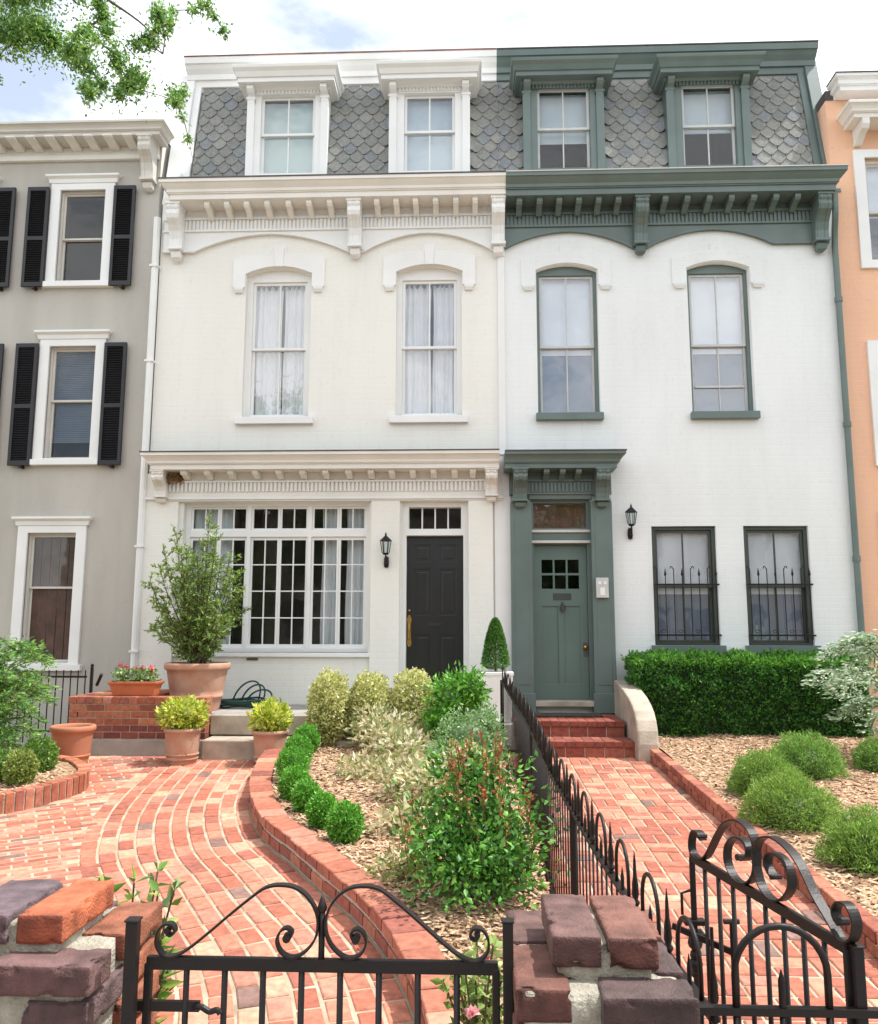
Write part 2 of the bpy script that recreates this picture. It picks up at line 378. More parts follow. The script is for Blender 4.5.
def courtyard():
    mb = MB(); a = R(31); c, s = math.cos(a), math.sin(a)
    for j in range(-70, 90):
        for i in range(-60, 60):
            u = i*.216+(.108 if j % 2 else 0)+.012*math.sin(j*2.3); v = j*.083
            x = -4+u*c-v*s; y = 6+u*s+v*c
            if not inpoly(x, y, court) or inpoly(x, y, leftbed): continue
            if x < -7 or y < 2.7: continue
            paver(mb, x, y, .203+random.uniform(-.012, .006), .069+random.uniform(-.003, .003), a+random.uniform(-.02, .02), .004, bricktone())
    return mb
struct(courtyard().build('courtyard_paving', M['brick'], color=True))
# a single row of bricks along the joint between courtyard and curved path
mb = MB()
for p, t in resample(CB, .205, edge_off+.0):
    pass
def right_path():
    mb = MB(); c = .212
    for j in range(0, 36):
        for i in range(0, 8):
            cx = .44+c*(i+.5); cy = 2.5+c*(j+.5)
            if cx > 2.05 or cy > 9.75: continue
            if (i+j) % 2:
                for k in (-1, 1): paver(mb, cx+k*c/4, cy, .092, .196, random.uniform(-.015, .015), .008, bricktone())
            else:
                for k in (-1, 1): paver(mb, cx, cy+k*c/4, .196, .092, random.uniform(-.015, .015), .008, bricktone())
    return mb
struct(right_path().build('front_path', M['brick'], color=True))
M['path_mortar'] = mat('pale sandy joints', (.47, .39, .29), .95, .12, 6, .6, 80, dirt=(.27, .21, .14))
mb = MB(); mb.add([(-7.5, 2.2, G(2.2)), (2.2, 2.2, G(2.2)), (2.2, 9.9, G(9.9)), (-7.5, 9.9, G(9.9))], [(0, 1, 2, 3)])
struct(mb.build('paving_joints', M['path_mortar']))

# mulch beds (height above ground, gentle mounds)
def bed(name, poly, h, res=.12, amp=.03):
    xs = [p[0] for p in poly]; ys = [p[1] for p in poly]
    bm = bmesh.new(); vs = [bm.verts.new((x, y, 0)) for x, y in poly]; bm.faces.new(vs)
    nx = int((max(xs)-min(xs))/res); ny = int((max(ys)-min(ys))/res)
    for i in range(1, nx): bmesh.ops.bisect_plane(bm, geom=bm.verts[:]+bm.edges[:]+bm.faces[:], plane_co=(min(xs)+i*res, 0, 0), plane_no=(1, 0, 0))
    for i in range(1, ny): bmesh.ops.bisect_plane(bm, geom=bm.verts[:]+bm.edges[:]+bm.faces[:], plane_co=(0, min(ys)+i*res, 0), plane_no=(0, 1, 0))
    for v in bm.verts: v.co.z = G(v.co.y)+h+amp*noise.noise(Vector((v.co.x*1.3, v.co.y*1.3, 3)))+.01*noise.noise(Vector((v.co.x*9, v.co.y*9, 1)))
    bmesh.ops.recalc_face_normals(bm, faces=bm.faces)
    me = bpy.data.meshes.new(name); bm.to_mesh(me); bm.free()
    if me.polygons[0].normal.z < 0: me.flip_normals()
    return struct(link(name, me, M['mulch'], smooth=True))
inner = [p for p, t in resample(CB, .15, -.19)]
midbed = [(p.x, p.y) for p in inner if p.y > 2.45]+[(.42, 2.45), (.44, 5), (.42, 7), (.30, 9.2), (.3, 10.2), (.3, 11.0), (-2.0, 11.0), (-2.0, 10.2)]
bed('mulch_bed', midbed, .155)
bed('mulch_bed', [(2.14, 2.4), (7, 2.4), (7, 11.05), (2.1, 11.05)], .115, .15)
inl = [p for p, t in resample(LB, .15, -.1)]
bed('mulch_bed', [(p.x, p.y) for p in inl]+[(-7.2, 8.7), (-5.2, 8.7)], .13)
def chips(n, poly, h, seed):
    rg = np.random.default_rng(seed); xs = [p[0] for p in poly]; ys = [p[1] for p in poly]; vs = []; fs = []; cs = []
    k = 0
    while k < n:
        x = rg.uniform(min(xs), max(xs)); y = rg.uniform(min(ys), max(ys))
        if not inpoly(x, y, poly): continue
        l = rg.uniform(.012, .036); w = rg.uniform(.005, .012); a = rg.uniform(0, 6.3); z = G(y)+h+rg.uniform(.0, .02)+.03*noise.noise(Vector((x*1.3, y*1.3, 3)))
        t = rg.normal(0, .25); c, s = math.cos(a), math.sin(a); b = len(vs)
        for i, j, q in ((-1, -1, 0), (1, -1, 0), (1, 1, 0), (-1, 1, 0), (-.8, -.7, 1), (.8, -.7, 1), (.8, .7, 1), (-.8, .7, 1)):
            vs.append((x+i*l*c-j*w*s, y+i*l*s+j*w*c, z+i*l*t+q*.004))
        F6 = [(4, 5, 6, 7), (0, 1, 5, 4), (1, 2, 6, 5), (2, 3, 7, 6), (3, 0, 4, 7)]
        fs += [tuple(b+i for i in f) for f in F6]
        m = rg.uniform(0, 1); base = [(.55, .37, .23), (.44, .26, .15), (.26, .15, .085), (.62, .46, .31)][int(m*4)]
        q = rg.uniform(.8, 1.15); cs += [tuple(v*q for v in base)]*5; k += 1
    o = MB(); o.v = vs; o.f = fs; o.c = cs; return o
for P, h, n, sd in ((midbed, .15, 15000, 1), ([(2.14, 3), (5.6, 3), (5.6, 10.6), (2.14, 10.6)], .11, 17000, 2), ([(-5.6, 6.4), (-3.9, 7.4), (-3.9, 8.1), (-4.3, 8.5), (-5.6, 8.6)], .125, 2500, 3)):
    o = chips(n, P, h, sd).build('wood_chips', M['chip'], color=True)
    tag(o, {1: 'pale wood chips spread over the middle bed beside the curved path', 2: 'pale wood chips spread over the right bed around the mounded shrubs', 3: 'pale wood chips in the small left bed under the ferny shrub'}[sd], 'wood chips', kind='stuff')

# brick edgings: two low courses with wide bricks on top
def edging(name, curve, lab, h0=.17, width=.19, top=True):
    t = thing(name, (curve[0].x, curve[0].y, G(curve[0].y)), lab, 'edging')
    mb = MB()
    for c in range(2):
        pts = resample(curve, .106, -.05)[(c % 2)::2]
        for p, tg in pts:
            paver(mb, p.x, p.y, .196, .1, math.atan2(tg.y, tg.x), 0, bricktone('curb'), h=.062, ch=.004, zf=lambda x, y, c=c: G(y)+.105+c*.07-(.02 if c == 0 else 0))
    mb.build('side_bricks', M['brick'], t, color=True)
    mb = MB()
    for p, tg in resample(curve, .20, -.085):
        paver(mb, p.x, p.y, .188+random.uniform(-.006, .006), width+random.uniform(-.01, .01), math.atan2(tg.y, tg.x)+random.uniform(-.03, .03), 0, bricktone('curb' if random.random() < .6 else 'path'), h=.012, ch=.005, zf=lambda x, y: G(y)+h0+.016)
    mb.build('top_bricks', M['brick'], t, color=True)
    mb = MB(); L = [p for p, q in resample(curve, .08, -.014)]; L2 = [p for p, q in resample(curve, .08, -.17)]; n = min(len(L), len(L2)); vs = []; fs = []
    for a, b in zip(L[:n], L2[:n]): vs += [(a.x, a.y, G(a.y)), (a.x, a.y, G(a.y)+h0+.004), (b.x, b.y, G(b.y)+h0+.004), (b.x, b.y, G(b.y))]
    for i in range(n-1):
        for k in range(4): fs.append((4*i+k, 4*i+(k+1) % 4, 4*i+4+(k+1) % 4, 4*i+4+k))
    fs += [(3, 2, 1, 0), tuple(range(4*n-4, 4*n))]
    mb.add(vs, fs); mb.build('mortar_core', M['mortar'], t)
edging('brick_edging', CB, 'curving red brick edging between the curved path and the middle mulch bed')
t = thing('brick_edging', (-3.74, 8, G(8)), 'low edging of upright bricks round the small bed at the left', 'edging'); mb = MB()
for p, tg in resample(LB, .082, -.05):
    paver(mb, p.x, p.y, .068, .105, math.atan2(tg.y, tg.x)+random.uniform(-.04, .04), 0, bricktone('wall' if random.random() < .6 else 'path'), h=.2, ch=.006, zf=lambda x, y: G(y)+.17)
mb.build('upright_bricks', M['brick'], t, color=True)
mb = MB(); L = [p for p, q in resample(LB, .08, -.006)]; L2 = [p for p, q in resample(LB, .08, -.094)]; n = min(len(L), len(L2)); vs = []; fs = []
for a, b in zip(L[:n], L2[:n]): vs += [(a.x, a.y, G(a.y)), (a.x, a.y, G(a.y)+.16), (b.x, b.y, G(b.y)+.16), (b.x, b.y, G(b.y))]
for i in range(n-1):
    for k in range(4): fs.append((4*i+k, 4*i+(k+1) % 4, 4*i+4+(k+1) % 4, 4*i+4+k))
mb.add(vs, fs+[(3, 2, 1, 0), tuple(range(4*n-4, 4*n))]); mb.build('mortar_core', M['mortar'], t)
t = thing('brick_edging', (2.1, 2.6, G(2.6)), 'straight red brick edging between the straight path and right mulch bed', 'edging'); mb = MB()
for i in range(34):
    y = 2.6+.212*(i+.5); x = 2.16-.012*i*.4
    for c in range(2): paver(mb, x-.012*c*0, y+(.1 if c else 0), .2, .1, R(90), 0, bricktone('curb'), h=.06, ch=.005, zf=lambda x, y, c=c: G(y)+.075+c*.065)
mb.build('edge_bricks', M['brick'], t, color=True)

# ------------------------------------------------------------------ house pieces
def frustum_box(mb, x0, x1, y0, y1, z0, z1, e): mb.tiers([(z0, x0-e, x1+e, y0-e, y1), (z1, x0, x1, y0, y1)])
def curtain_mesh(x0, x1, z0, z1, y, waves, amp=.03, topbunch=0):
    n = max(24, waves*8); vs = []; fs = []; rows = 6
    for j in range(rows+1):
        z = z1+(z0-z1)*j/rows
        for i in range(n+1):
            u = i/n; ph = random.Random(int(x0*100)).uniform(0, 6)
            vs.append((x0+(x1-x0)*u+.01*math.sin(j+u*9), y+amp*math.sin(u*waves*2*math.pi+ph+.15*j)*(.7+.3*math.sin(u*17)), z+(.03*math.sin(u*waves*6.28) if j == 0 else 0)*topbunch))
    for j in range(rows):
        for i in range(n): a = j*(n+1)+i; fs.append((a, a+1, a+n+2, a+n+1))
    mb = MB(); mb.add(vs, fs); return mb
def blind_mesh(x0, x1, z0, z1, y, pitch=.05):
    mb = MB(); z = z1
    while z > z0: mb.add([(x0, y-.012, z-.028), (x1, y-.012, z-.028), (x1, y+.012, z), (x0, y+.012, z), (x0, y-.010, z-.030), (x1, y-.010, z-.030), (x1, y+.014, z-.002), (x0, y+.014, z-.002)], [(0, 1, 2, 3), (7, 6, 5, 4), (0, 4, 5, 1), (3, 2, 6, 7)]); z -= pitch*.55
    return mb
def window(parent, x0, x1, z0, z1, yf, m_frame, m_sash, mid=None, rise=0, fw=.06, sw=.045, vm=1, depth=.08, glass='glass', fill=None, label=None, low_vm=None, sill=None, sillm=None, hm_low=None):
    """double-hung window in an opening; yf = wall face"""
    y = yf+depth; mid = mid if mid is not None else (z0+z1)/2
    fr = slab('window', rect(x0-.01, x1+.01, z0-.01, z1, rise+.01 if rise else 0) if True else None, [rect(x0+fw, x1-fw, z0+fw*.6, z1-fw)], y, y+.12, m_frame, parent, .004)
    if label: fr['label'] = label
    a0, a1, b0, b1 = x0+fw, x1-fw, z0+fw*.6, z1-fw
    lv = vm if low_vm is None else low_vm
    for k, (lo, hi, yy, nv) in enumerate(((b0, mid+sw*.5, y+.065, lv), (mid-sw*.5, b1, y+.03, vm))):
        hs = []; wpane = (a1-a0-2*sw)/(nv+1)
        for i in range(nv+1): hs.append(rect(a0+sw+i*wpane+(.009 if i else 0), a0+sw+(i+1)*wpane-(.009 if i < nv else 0), lo+sw, hi-sw))
        slab('sash', rect(a0+.001, a1-.001, lo+.001, hi-.001), hs, yy, yy+.033, m_sash, fr, .003)
        mb = MB(); mb.box(a0+sw*.7, a1-sw*.7, yy+.014, yy+.018, lo+sw*.7, hi-sw*.7); mb.build('pane', M[glass], fr)
    if sill:
        mb = MB(); sx0, sx1, sz0, sz1, out = sill; mb.box(sx0, sx1, yf-out, yf+.14, sz0, sz1); mb.build('sill', sillm or m_frame, fr, bevel=.006)
    yc = y+.155
    if fill == 'curtains':
        w = (a1-a0); curtain_mesh(a0-.03, a0+w*.52, b0-.05, b1-.04, yc-.012, 5, .028, 1).build('curtain', M['curtain'], fr, smooth=True)
        curtain_mesh(a0+w*.56, a1+.03, b0-.05, b1-.04, yc-.012, 5, .028, 1).build('curtain', M['curtain'], fr, smooth=True)
    elif fill == 'blind': blind_mesh(a0-.02, a1+.02, b0+.3*(b1-b0)*.55, b1, yc-.04).build('blind', M['blind'], fr)
    elif fill == 'shade':
        mb = MB(); mb.box(a0-.02, a1+.02, yc-.045, yc-.04, mid-.05, b1); mb.build('roller_blind', M['blind_w'], fr)
    elif fill == 'shade_full':
        mb = MB(); mb.box(a0-.02, a1+.02, yc-.045, yc-.04, mid-.1, b1); mb.build('roller_blind', M['blind_w'], fr)
        mb = MB(); mb.box(a0-.02, a1+.02, yc-.03, yc-.025, b0, mid-.1); mb.build('roller_blind', M['blind'], fr)
    elif fill == 'wood':
        mb = MB(); n = 5
        for i in range(n): w = (a1-a0)/n; mb.box(a0+i*w+.004, a0+(i+1)*w-.004, yc-.08, yc-.06, b0, b1)
        mb.build('inner_shutter', M['woodblind'], fr, bevel=.004)
    return fr
def shell(parent, x0, x1, y0, y1, z0, z1, m, floors=()):
    """side and back walls, roof deck and floors behind the facade slab"""
    mb = MB(); mb.box(x0, x0+.2, y0, y1, z0, z1); mb.box(x1-.2, x1, y0, y1, z0, z1); mb.box(x0+.2, x1-.2, y1-.2, y1, z0, z1)
    mb.build('side_wall', m, parent)
    mb = MB()
    for z in floors: mb.box(x0+.2, x1-.2, y0, y1-.2, z-.12, z)
    mb.box(x0+.2, x1-.2, y0+1.6, y0+1.7, z0, z1-.2)
    mb.build('floor', M['inside'], parent)
def modillion(parent, x, y1, z1, w, d, h, m):
    """small scrolled block: deep at the top front, curving back underneath"""
    prof = [(y1, z1), (y1-d, z1), (y1-d, z1-h*.35), (y1-d*.9, z1-h*.55), (y1-d*.7, z1-h*.6), (y1-d*.45, z1-h*.75), (y1-d*.2, z1-h), (y1, z1-h)]
    mb = MB(); mb.prism(prof[::-1], x-w/2, x+w/2); mb.build('modillion', m, parent, bevel=.006)
def bracket(parent, x, y1, z0, z1, w, d, m, drop=True):
    h = z1-z0
    prof = [(y1, z1), (y1-d, z1), (y1-d, z1-.10*h), (y1-d*.94, z1-.14*h), (y1-d*.98, z1-.22*h), (y1-d*.92, z1-.30*h), (y1-d*.7, z1-.38*h), (y1-d*.52, z1-.48*h), (y1-d*.42, z1-.62*h), (y1-d*.40, z1-.78*h), (y1, z1-.78*h)]
    mb = MB(); mb.prism(prof[::-1], x-w/2, x+w/2)
    mb.prism([(y1, z1+.002), (y1-d-.015, z1+.002), (y1-d-.015, z1-.05*h), (y1, z1-.05*h)][::-1], x-w/2-.015, x+w/2+.015)
    for k in (-1, 1): mb.prism([(a-.008 if a < y1 else a, b-.01) for a, b in prof][::-1], x+k*w*.28-w*.09, x+k*w*.28+w*.09)
    mb.box(x-w/2-.012, x+w/2+.012, y1-d*.5, y1, z1-.83*h, z1-.775*h)
    if drop:
        mb.tiers([(z0, x-w*.16, x+w*.16, y1-d*.16, y1), (z0+.04*h, x-w*.36, x+w*.36, y1-d*.3, y1), (z0+.13*h, x-w*.4, x+w*.4, y1-d*.36, y1), (z0+.17*h, x-w*.3, x+w*.3, y1-d*.3, y1)])
    mb.build('bracket', m, parent, bevel=.005)
def crown(name, x0, x1, y, z0, z1, out, m, parent, side0=True, side1=True, yb=None, flash=None):
    """stacked mouldings with mitred returns; y = wall face"""
    yb = yb if yb is not None else y+.02; h = z1-z0; o0 = out*.76
    T = []
    for fz, fo in ((0, o0), (.30, o0), (.301, o0+.02), (.36, o0+.02), (.361, o0+.035), (.52, o0+.04), (.66, out-.045), (.8, out-.015), (.801, out), (1, out)):
        e = fo-o0; T.append((z0+h*fz+(.0001*fo), x0-(e if side0 else 0), x1+(e if side1 else 0), y-fo, yb))
    mb = MB(); mb.tiers(T); c = mb.build(name, m, parent, bevel=.003)
    if flash:
        e = out-o0; mb = MB(); mb.box(x0-(e+.01 if side0 else 0), x1+(e+.01 if side1 else 0), y-out-.012, yb, z1, z1+.014); mb.build('flashing', flash, c)
    return c
def dentils(mb, x0, x1, y, z0, z1, pitch, d=.025):
    n = int((x1-x0)/pitch); p = (x1-x0)/n
    for i in range(n): mb.box(x0+i*p+p*.2, x0+i*p+p*.8, y-d, y+.005, z0, z1)
def frieze(name, x0, x1, pts, ztop, y, m, parent):
    """frieze board with scalloped lower edge; pts run left to right along the lower edge"""
    P = pts+[(x1, ztop), (x0, ztop)]; return slab(name, P, [], y-.04, y-.0005, m, parent, .004)
def arc(x0, z0, x1, z1, peak, n=14):
    out = []
    for i in range(n+1):
        t = i/n; b = z0+(z1-z0)*t; out.append((x0+(x1-x0)*t, b+(peak-max(z0, z1))*math.sin(math.pi*t)**.85))
    return out
def slates(mb, x0, x1, zb, zt, yfun, blocks):
    """pointed fish-scale slates hung on the raking roof face"""
    w = .208; rh = .148; ri = 0; z = zb
    while z < zt:
        off = w/2 if ri % 2 else 0; x = math.floor(x0/w)*w+off-w
        while x < x1:
            cx = x+w/2; hh = rh*2.05; y0 = yfun(z)-.016; y1 = yfun(z+hh)-.006
            if cx+w*.44 > x0 and cx-w*.44 < x1 and not any(b0 < cx < b1 and z < b2-.15 for b0, b1, b2 in blocks):
                q = random.uniform(.9, 1.07); t = random.random()
                base = (.255, .26, .245) if t < .6 else ((.235, .25, .26) if t < .8 else (.285, .28, .26))
                g = w*.475; xa, xb = max(cx-g, x0), min(cx+g, x1)
                prof = [(cx-g, z+hh), (cx-g, z+.085), (cx-g*.26, z+.002), (cx+g*.26, z+.002), (cx+g, z+.085), (cx+g, z+hh)]
                yy = lambda zz: yfun(z)-.030+(zz-z)*((yfun(z+hh)-.004)-(yfun(z)-.030))/hh
                jx = random.uniform(-.004, .004); jz = random.uniform(-.006, .006)
                P = [(min(max(a, x0), x1)+jx, yy(b), b+jz) for a, b in prof]; Q = [(a, b+.012, c) for a, b, c in P]; n = len(P)
                mb.add(P+Q, [tuple(range(n))]+[(i, n+i, n+(i+1) % n, (i+1) % n) for i in range(n)], tuple(c*q for c in base))
            x += w
        z += rh; ri += 1
def dormer(parent, x0, x1, wx0, wx1, m, sashm, yslope, fill, lv, label=None, wz1=9.82, glass='glass_up'):
    yf = F+.2
    d = slab('dormer', rect(x0, x1, 8.15, 9.86), [rect(wx0, wx1, 8.56, wz1)], yf, yf+.14, m, parent, .006)
    if label: d['label'] = label
    # cheeks running back into the roof
    for a, b in ((x0, x0+.05), (x1-.05, x1)): mb = MB(); mb.prism([(yf+.14, 8.15), (yf+.14, 9.86), (F+.75, 9.86), (yslope(8.15)+.2, 8.15)], a, b); mb.build('cheek', m, d)
    mb = MB()
    mb = MB(); xm = (x0+x1)/2
    for a, b in ((x0-.012, x0+.10), (x1-.10, x1+.012)):
        mb.box(a, b, yf-.035, yf+.01, 8.15, 9.72)
        mb.box(a-.012, b+.012, yf-.05, yf+.01, 9.72, 9.76)
    mb.box(x0+.10, x1-.10, yf-.02, yf+.01, wz1+.0, 9.86)
    dentils(mb, x0+.12, x1-.12, yf-.02, 9.80, 9.87, .05, .02)
    mb.build('casing', m, d, bevel=.004)
    # bracketed hood
    z = 9.86; mb = MB(); xa, xb = x0-.02, x1+.02
    T = [(z, xa, xb, yf-.04, F+.8), (z+.03, xa-.03, xb+.03, yf-.07, F+.8), (z+.031, xa-.10, xb+.10, yf-.20, F+.8), (z+.10, xa-.10, xb+.10, yf-.20, F+.8), (z+.101, xa-.115, xb+.115, yf-.22, F+.8), (z+.17, xa-.13, xb+.13, yf-.25, F+.8), (z+.21, xa-.165, xb+.165, yf-.29, F+.8), (z+.25, xa-.17, xb+.17, yf-.30, F+.8), (z+.27, xa-.05, xb+.05, yf-.1, F+.8)]
    mb.tiers(T); mb.build('hood', m, d, bevel=.004)
    for bx in (x0+.05, x1-.05):
        mb = MB(); mb.prism([(yf, 9.885), (yf-.15, 9.885), (yf-.15, 9.83), (yf-.11, 9.79), (yf-.05, 9.76), (yf-.035, 9.66), (yf, 9.66)][::-1], bx-.05, bx+.05); mb.build('bracket', m, d, bevel=.005)
    # sashes
    mid = 9.2
    for lo, hi, yy, nv in ((8.56, mid+.02, yf+.09, lv), (mid-.02, wz1, yf+.05, 1)):
        sw = .04; hs = []; wp = (wx1-wx0-2*sw)/(nv+1)
        for i in range(nv+1): hs.append(rect(wx0+sw+i*wp+(.01 if i else 0), wx0+sw+(i+1)*wp-(.01 if i < nv else 0), lo+sw, hi-sw))
        slab('sash', rect(wx0+.001, wx1-.001, lo+.001, hi-.001), hs, yy, yy+.03, sashm, d, .003)
        mb = MB(); mb.box(wx0+.03, wx1-.03, yy+.012, yy+.016, lo+.03, hi-.03); mb.build('pane', M[glass], d)
    if fill:
        z0b, mm = fill; mb = MB(); mb.box(wx0, wx1, yf+.2, yf+.205, z0b, wz1); mb.build('roller_blind', M[mm], d)
def yslope(z): return F+.15+.214*(z-8.2)
def mansard(parent, x0, x1, m, left_rake, right_rake, blocks):
    mb = MB(); e = [x0]
    for a, b, _ in blocks: e += [a+.06, b-.06]
    e.append(x1)
    for k in range(len(e)-1):
        if k % 2 == 0: mb.prism([(yslope(8.0), 8.0), (yslope(10.3), 10.3), (F+7.8, 10.3), (F+7.8, 8.0)][::-1], e[k], e[k+1])
        else:
            mb.prism([(yslope(8.0), 8.0), (yslope(8.4), 8.4), (F+7.8, 8.4), (F+7.8, 8.0)][::-1], e[k], e[k+1])
            mb.box(e[k], e[k+1], F+1.8, F+7.8, 8.4, 10.3); mb.box(e[k], e[k+1], F+.6, F+1.8, 10.15, 10.3)
    rf = mb.build('roof', M['flash'], parent)
    mb = MB(); slates(mb, x0+(.22 if left_rake else 0), x1-(.22 if right_rake else 0), 8.28, 10.12, yslope, blocks); mb.build('slates', M['slateA'], rf, color=True)
    mb = MB()
    def rk(a, b, o): mb.prism([(yslope(8.0)-o, 8.0), (yslope(10.4)-o, 10.4), (yslope(10.4)+.1, 10.4), (yslope(8.0)+.1, 8.0)][::-1], a, b)
    if left_rake: rk(x0-.12, x0+.10, .10); rk(x0+.10, x0+.20, .05)
    if right_rake: rk(x1-.13, x1+.05, .10); rk(x1-.23, x1-.13, .05)
    if left_rake or right_rake: mb.build('rake_board', m, rf, bevel=.006)
    return rf
def top_cornice(parent, x0, x1, m, e0, e1, red):
    y = F+.62; mb = MB(); T = []
    for z, o in ((10.13, .06), (10.20, .06), (10.201, .09), (10.30, .10), (10.301, .13), (10.38, .14), (10.44, .19), (10.50, .22), (10.501, .24), (10.57, .25), (10.60, .25)):
        T.append((z, x0-(o*.15 if e0 else 0), x1+(o*.15 if e1 else 0), y-o, F+7.9))
    mb.tiers(T); c = mb.build('roof_cornice', m, parent, bevel=.004)
    mb = MB(); mb.box(x0-(.04 if e0 else 0), x1+(.04 if e1 else 0), y-.262, F+7.9, 10.601, 10.618); mb.build('flashing', red, c)

# ------------------------------------------------------------------ cream house
XL, XM, XR = -4.43, .44, 5.08
h1 = thing('row_house', ((XL+XM)/2, F, .4), 'cream painted row house with a black door and wide small-paned front window', 'house', 'row houses')
wL = [(-3.17, -2.24), (-1.03, -.11)]
holes = [rect(a, b, 4.81, 6.90, .10) for a, b in wL]+[rect(-3.92, -1.37, 1.60, 3.62), rect(-.93, -.04, .95, 3.62)]
slab('wall', rect(XL, XM-.002, .3, 8.2), holes, F, F+.3, M['cream_wall'], h1)
shell(h1, XL, XM-.002, F+.3, F+8, .3, 8.15, M['cream_wall'], (.9, 4.2, 7.9))
for i, (a, b) in enumerate(wL):
    w = window(h1, a, b, 4.81, 6.90, F, M['trim_white'], M['trim_white'], 5.84, .10, .075, .04, 1, .10, 'glass', 'curtains', sill=(a-.08, b+.08, 4.71, 4.81, .07))
    mb = MB(); mb.box(a+.02, a+.05, F+.14, F+.17, 5.8, 5.86); mb.build('latch', M['flash'], w)
    # raised segmental label with keystone and corbelled feet
    c = (a+b)/2; ou = [(a-.01, 6.90)]+[(x, z) for x, z in rect(a-.01, b+.01, 0, 6.90, .11)[3:-1]][::-1]+[(b+.01, 6.90), (b+.01, 6.70), (b+.19, 6.70), (b+.19, 7.13), (c+.11, 7.21), (c+.09, 7.31), (c-.09, 7.31), (c-.11, 7.21), (a-.19, 7.13), (a-.19, 6.70), (a-.01, 6.70)]
    hd = slab('window_hood', ou, [], F-.028, F+.01, M['trim_white'], h1, .005)
    for q in (a-.10, b+.10): mb = MB(); mb.tiers([(6.62, q-.055, q+.055, F-.03, F), (6.66, q-.06, q+.06, F-.05, F), (6.70, q-.075, q+.075, F-.055, F)]); mb.build('corbel', M['trim_white'], hd)
    mb = MB(); mb.tiers([(7.0, c-.055, c+.055, F-.045, F), (7.28, c-.075, c+.075, F-.045, F)])
    mb.build('keystone', M['trim_white'], hd, bevel=.004)
# main cornice
fz = [(-4.38, 7.23), (-3.97, 7.23)]+arc(-3.95, 7.22, -1.71, 7.19, 7.50)+[(-1.51, 7.19)]+arc(-1.50, 7.19, .33, 7.18, 7.47)+[(XM+.05, 7.18)]
cr = crown('cornice', XL+.24, XM+.06, F, 7.85, 8.10, .50, M['trim_cream'], h1, True, False, flash=M['flash'])
frieze('frieze', -4.38, XM+.05, fz, 7.87, F, M['trim_white'], cr)
mb = MB(); mb.box(-4.38, XM+.05, F-.075, F-.03, 7.705, 7.74); mb.box(-4.38, XM+.05, F-.065, F-.03, 7.53, 7.56); dentils(mb, -4.3, XM+.03, F-.04, 7.56, 7.70, .055, .022); mb.build('dentil_band', M['trim_white'], cr)
edge = MB()
for i in range(len(fz)-1): edge.sqbar((fz[i][0], F-.045, fz[i][1]+.012), (fz[i+1][0], F-.045, fz[i+1][1]+.012), .03, .028)
edge.build('frieze_bead', M['trim_white'], cr)
for x in (-3.68, -3.40, -3.12, -2.83, -2.53, -2.24, -1.95, -1.29, -1.02, -.75, -.47, -.19, .08): modillion(cr, x, F-.04, 7.85, .075, .29, .16, M['trim_cream'])
for x in (-4.16, -1.61, .40): bracket(cr, x, F-.04, 7.09, 7.85, .18, .30, M['trim_white'])
# mansard storey
dL = [(-3.29, -2.1, -3.10, -2.29), (-1.17, 0.0, -.96, -.21)]
mansard(h1, -4.33, XM, M['trim_white'], True, False, [(a-.02, b+.02, 10.2) for a, b, _, _ in dL])
top_cornice(h1, -4.33, XM-.02, M['trim_white'], True, False, M['roofred'])
M['refl_blind_aqua'] = mat('blind in reflected aqua', (.46, .62, .58), .8, .03, 2); M['refl_blind_blue'] = mat('blind in reflected blue', (.52, .64, .70), .8, .03, 2)  # blind colours carry the sky and tree reflection of the left dormer panes
dormer(h1, *dL[0], M['trim_white'], M['trim_white'], yslope, (8.6, 'refl_blind_aqua'), 1, 'dormer with an aqua reflection coloured into its blinds', 9.80)
dormer(h1, *dL[1], M['trim_white'], M['trim_white'], yslope, (8.6, 'refl_blind_blue'), 1, 'dormer with a pale blue reflection coloured into its blinds', 9.78)
# ground floor
cr2 = crown('lower_cornice', XL+.15, XM-.06, F, 4.02, 4.235, .45, M['trim_cream'], h1, True, False, flash=M['flash'])
mb = MB(); mb.box(XL, XM-.02, F-.06, F+.001, 3.63, 4.02); mb.build('frieze', M['trim_cream'], cr2, bevel=.004)
mb = MB(); mb.box(XL+.2, XM-.2, F-.10, F-.055, 3.885, 3.91); mb.box(XL-.01, XM-.01, F-.085, F-.05, 3.655, 3.69); dentils(mb, XL+.25, XM-.22, F-.06, 3.76, 3.885, .055, .025); mb.build('dentil_band', M['trim_white'], cr2)
for x in (-3.86, -3.54, -3.22, -2.89, -2.57, -2.25, -1.94, -1.63, -1.33, -1.05, -.77, -.49, -.21, .03): modillion(cr2, x, F-.06, 4.02, .08, .22, .10, M['trim_cream'])
for x in (-4.2, .28): bracket(cr2, x, F-.06, 3.60, 4.02, .16, .26, M['trim_cream'])
for a, b in ((XL, -3.98), (-1.34, -.95), (-.03, .30)):
    mb = MB(); mb.box(a, b, F-.055, F+.001, .85, 3.63); mb.build('pilaster', M['cream_wall'], h1, bevel=.006)
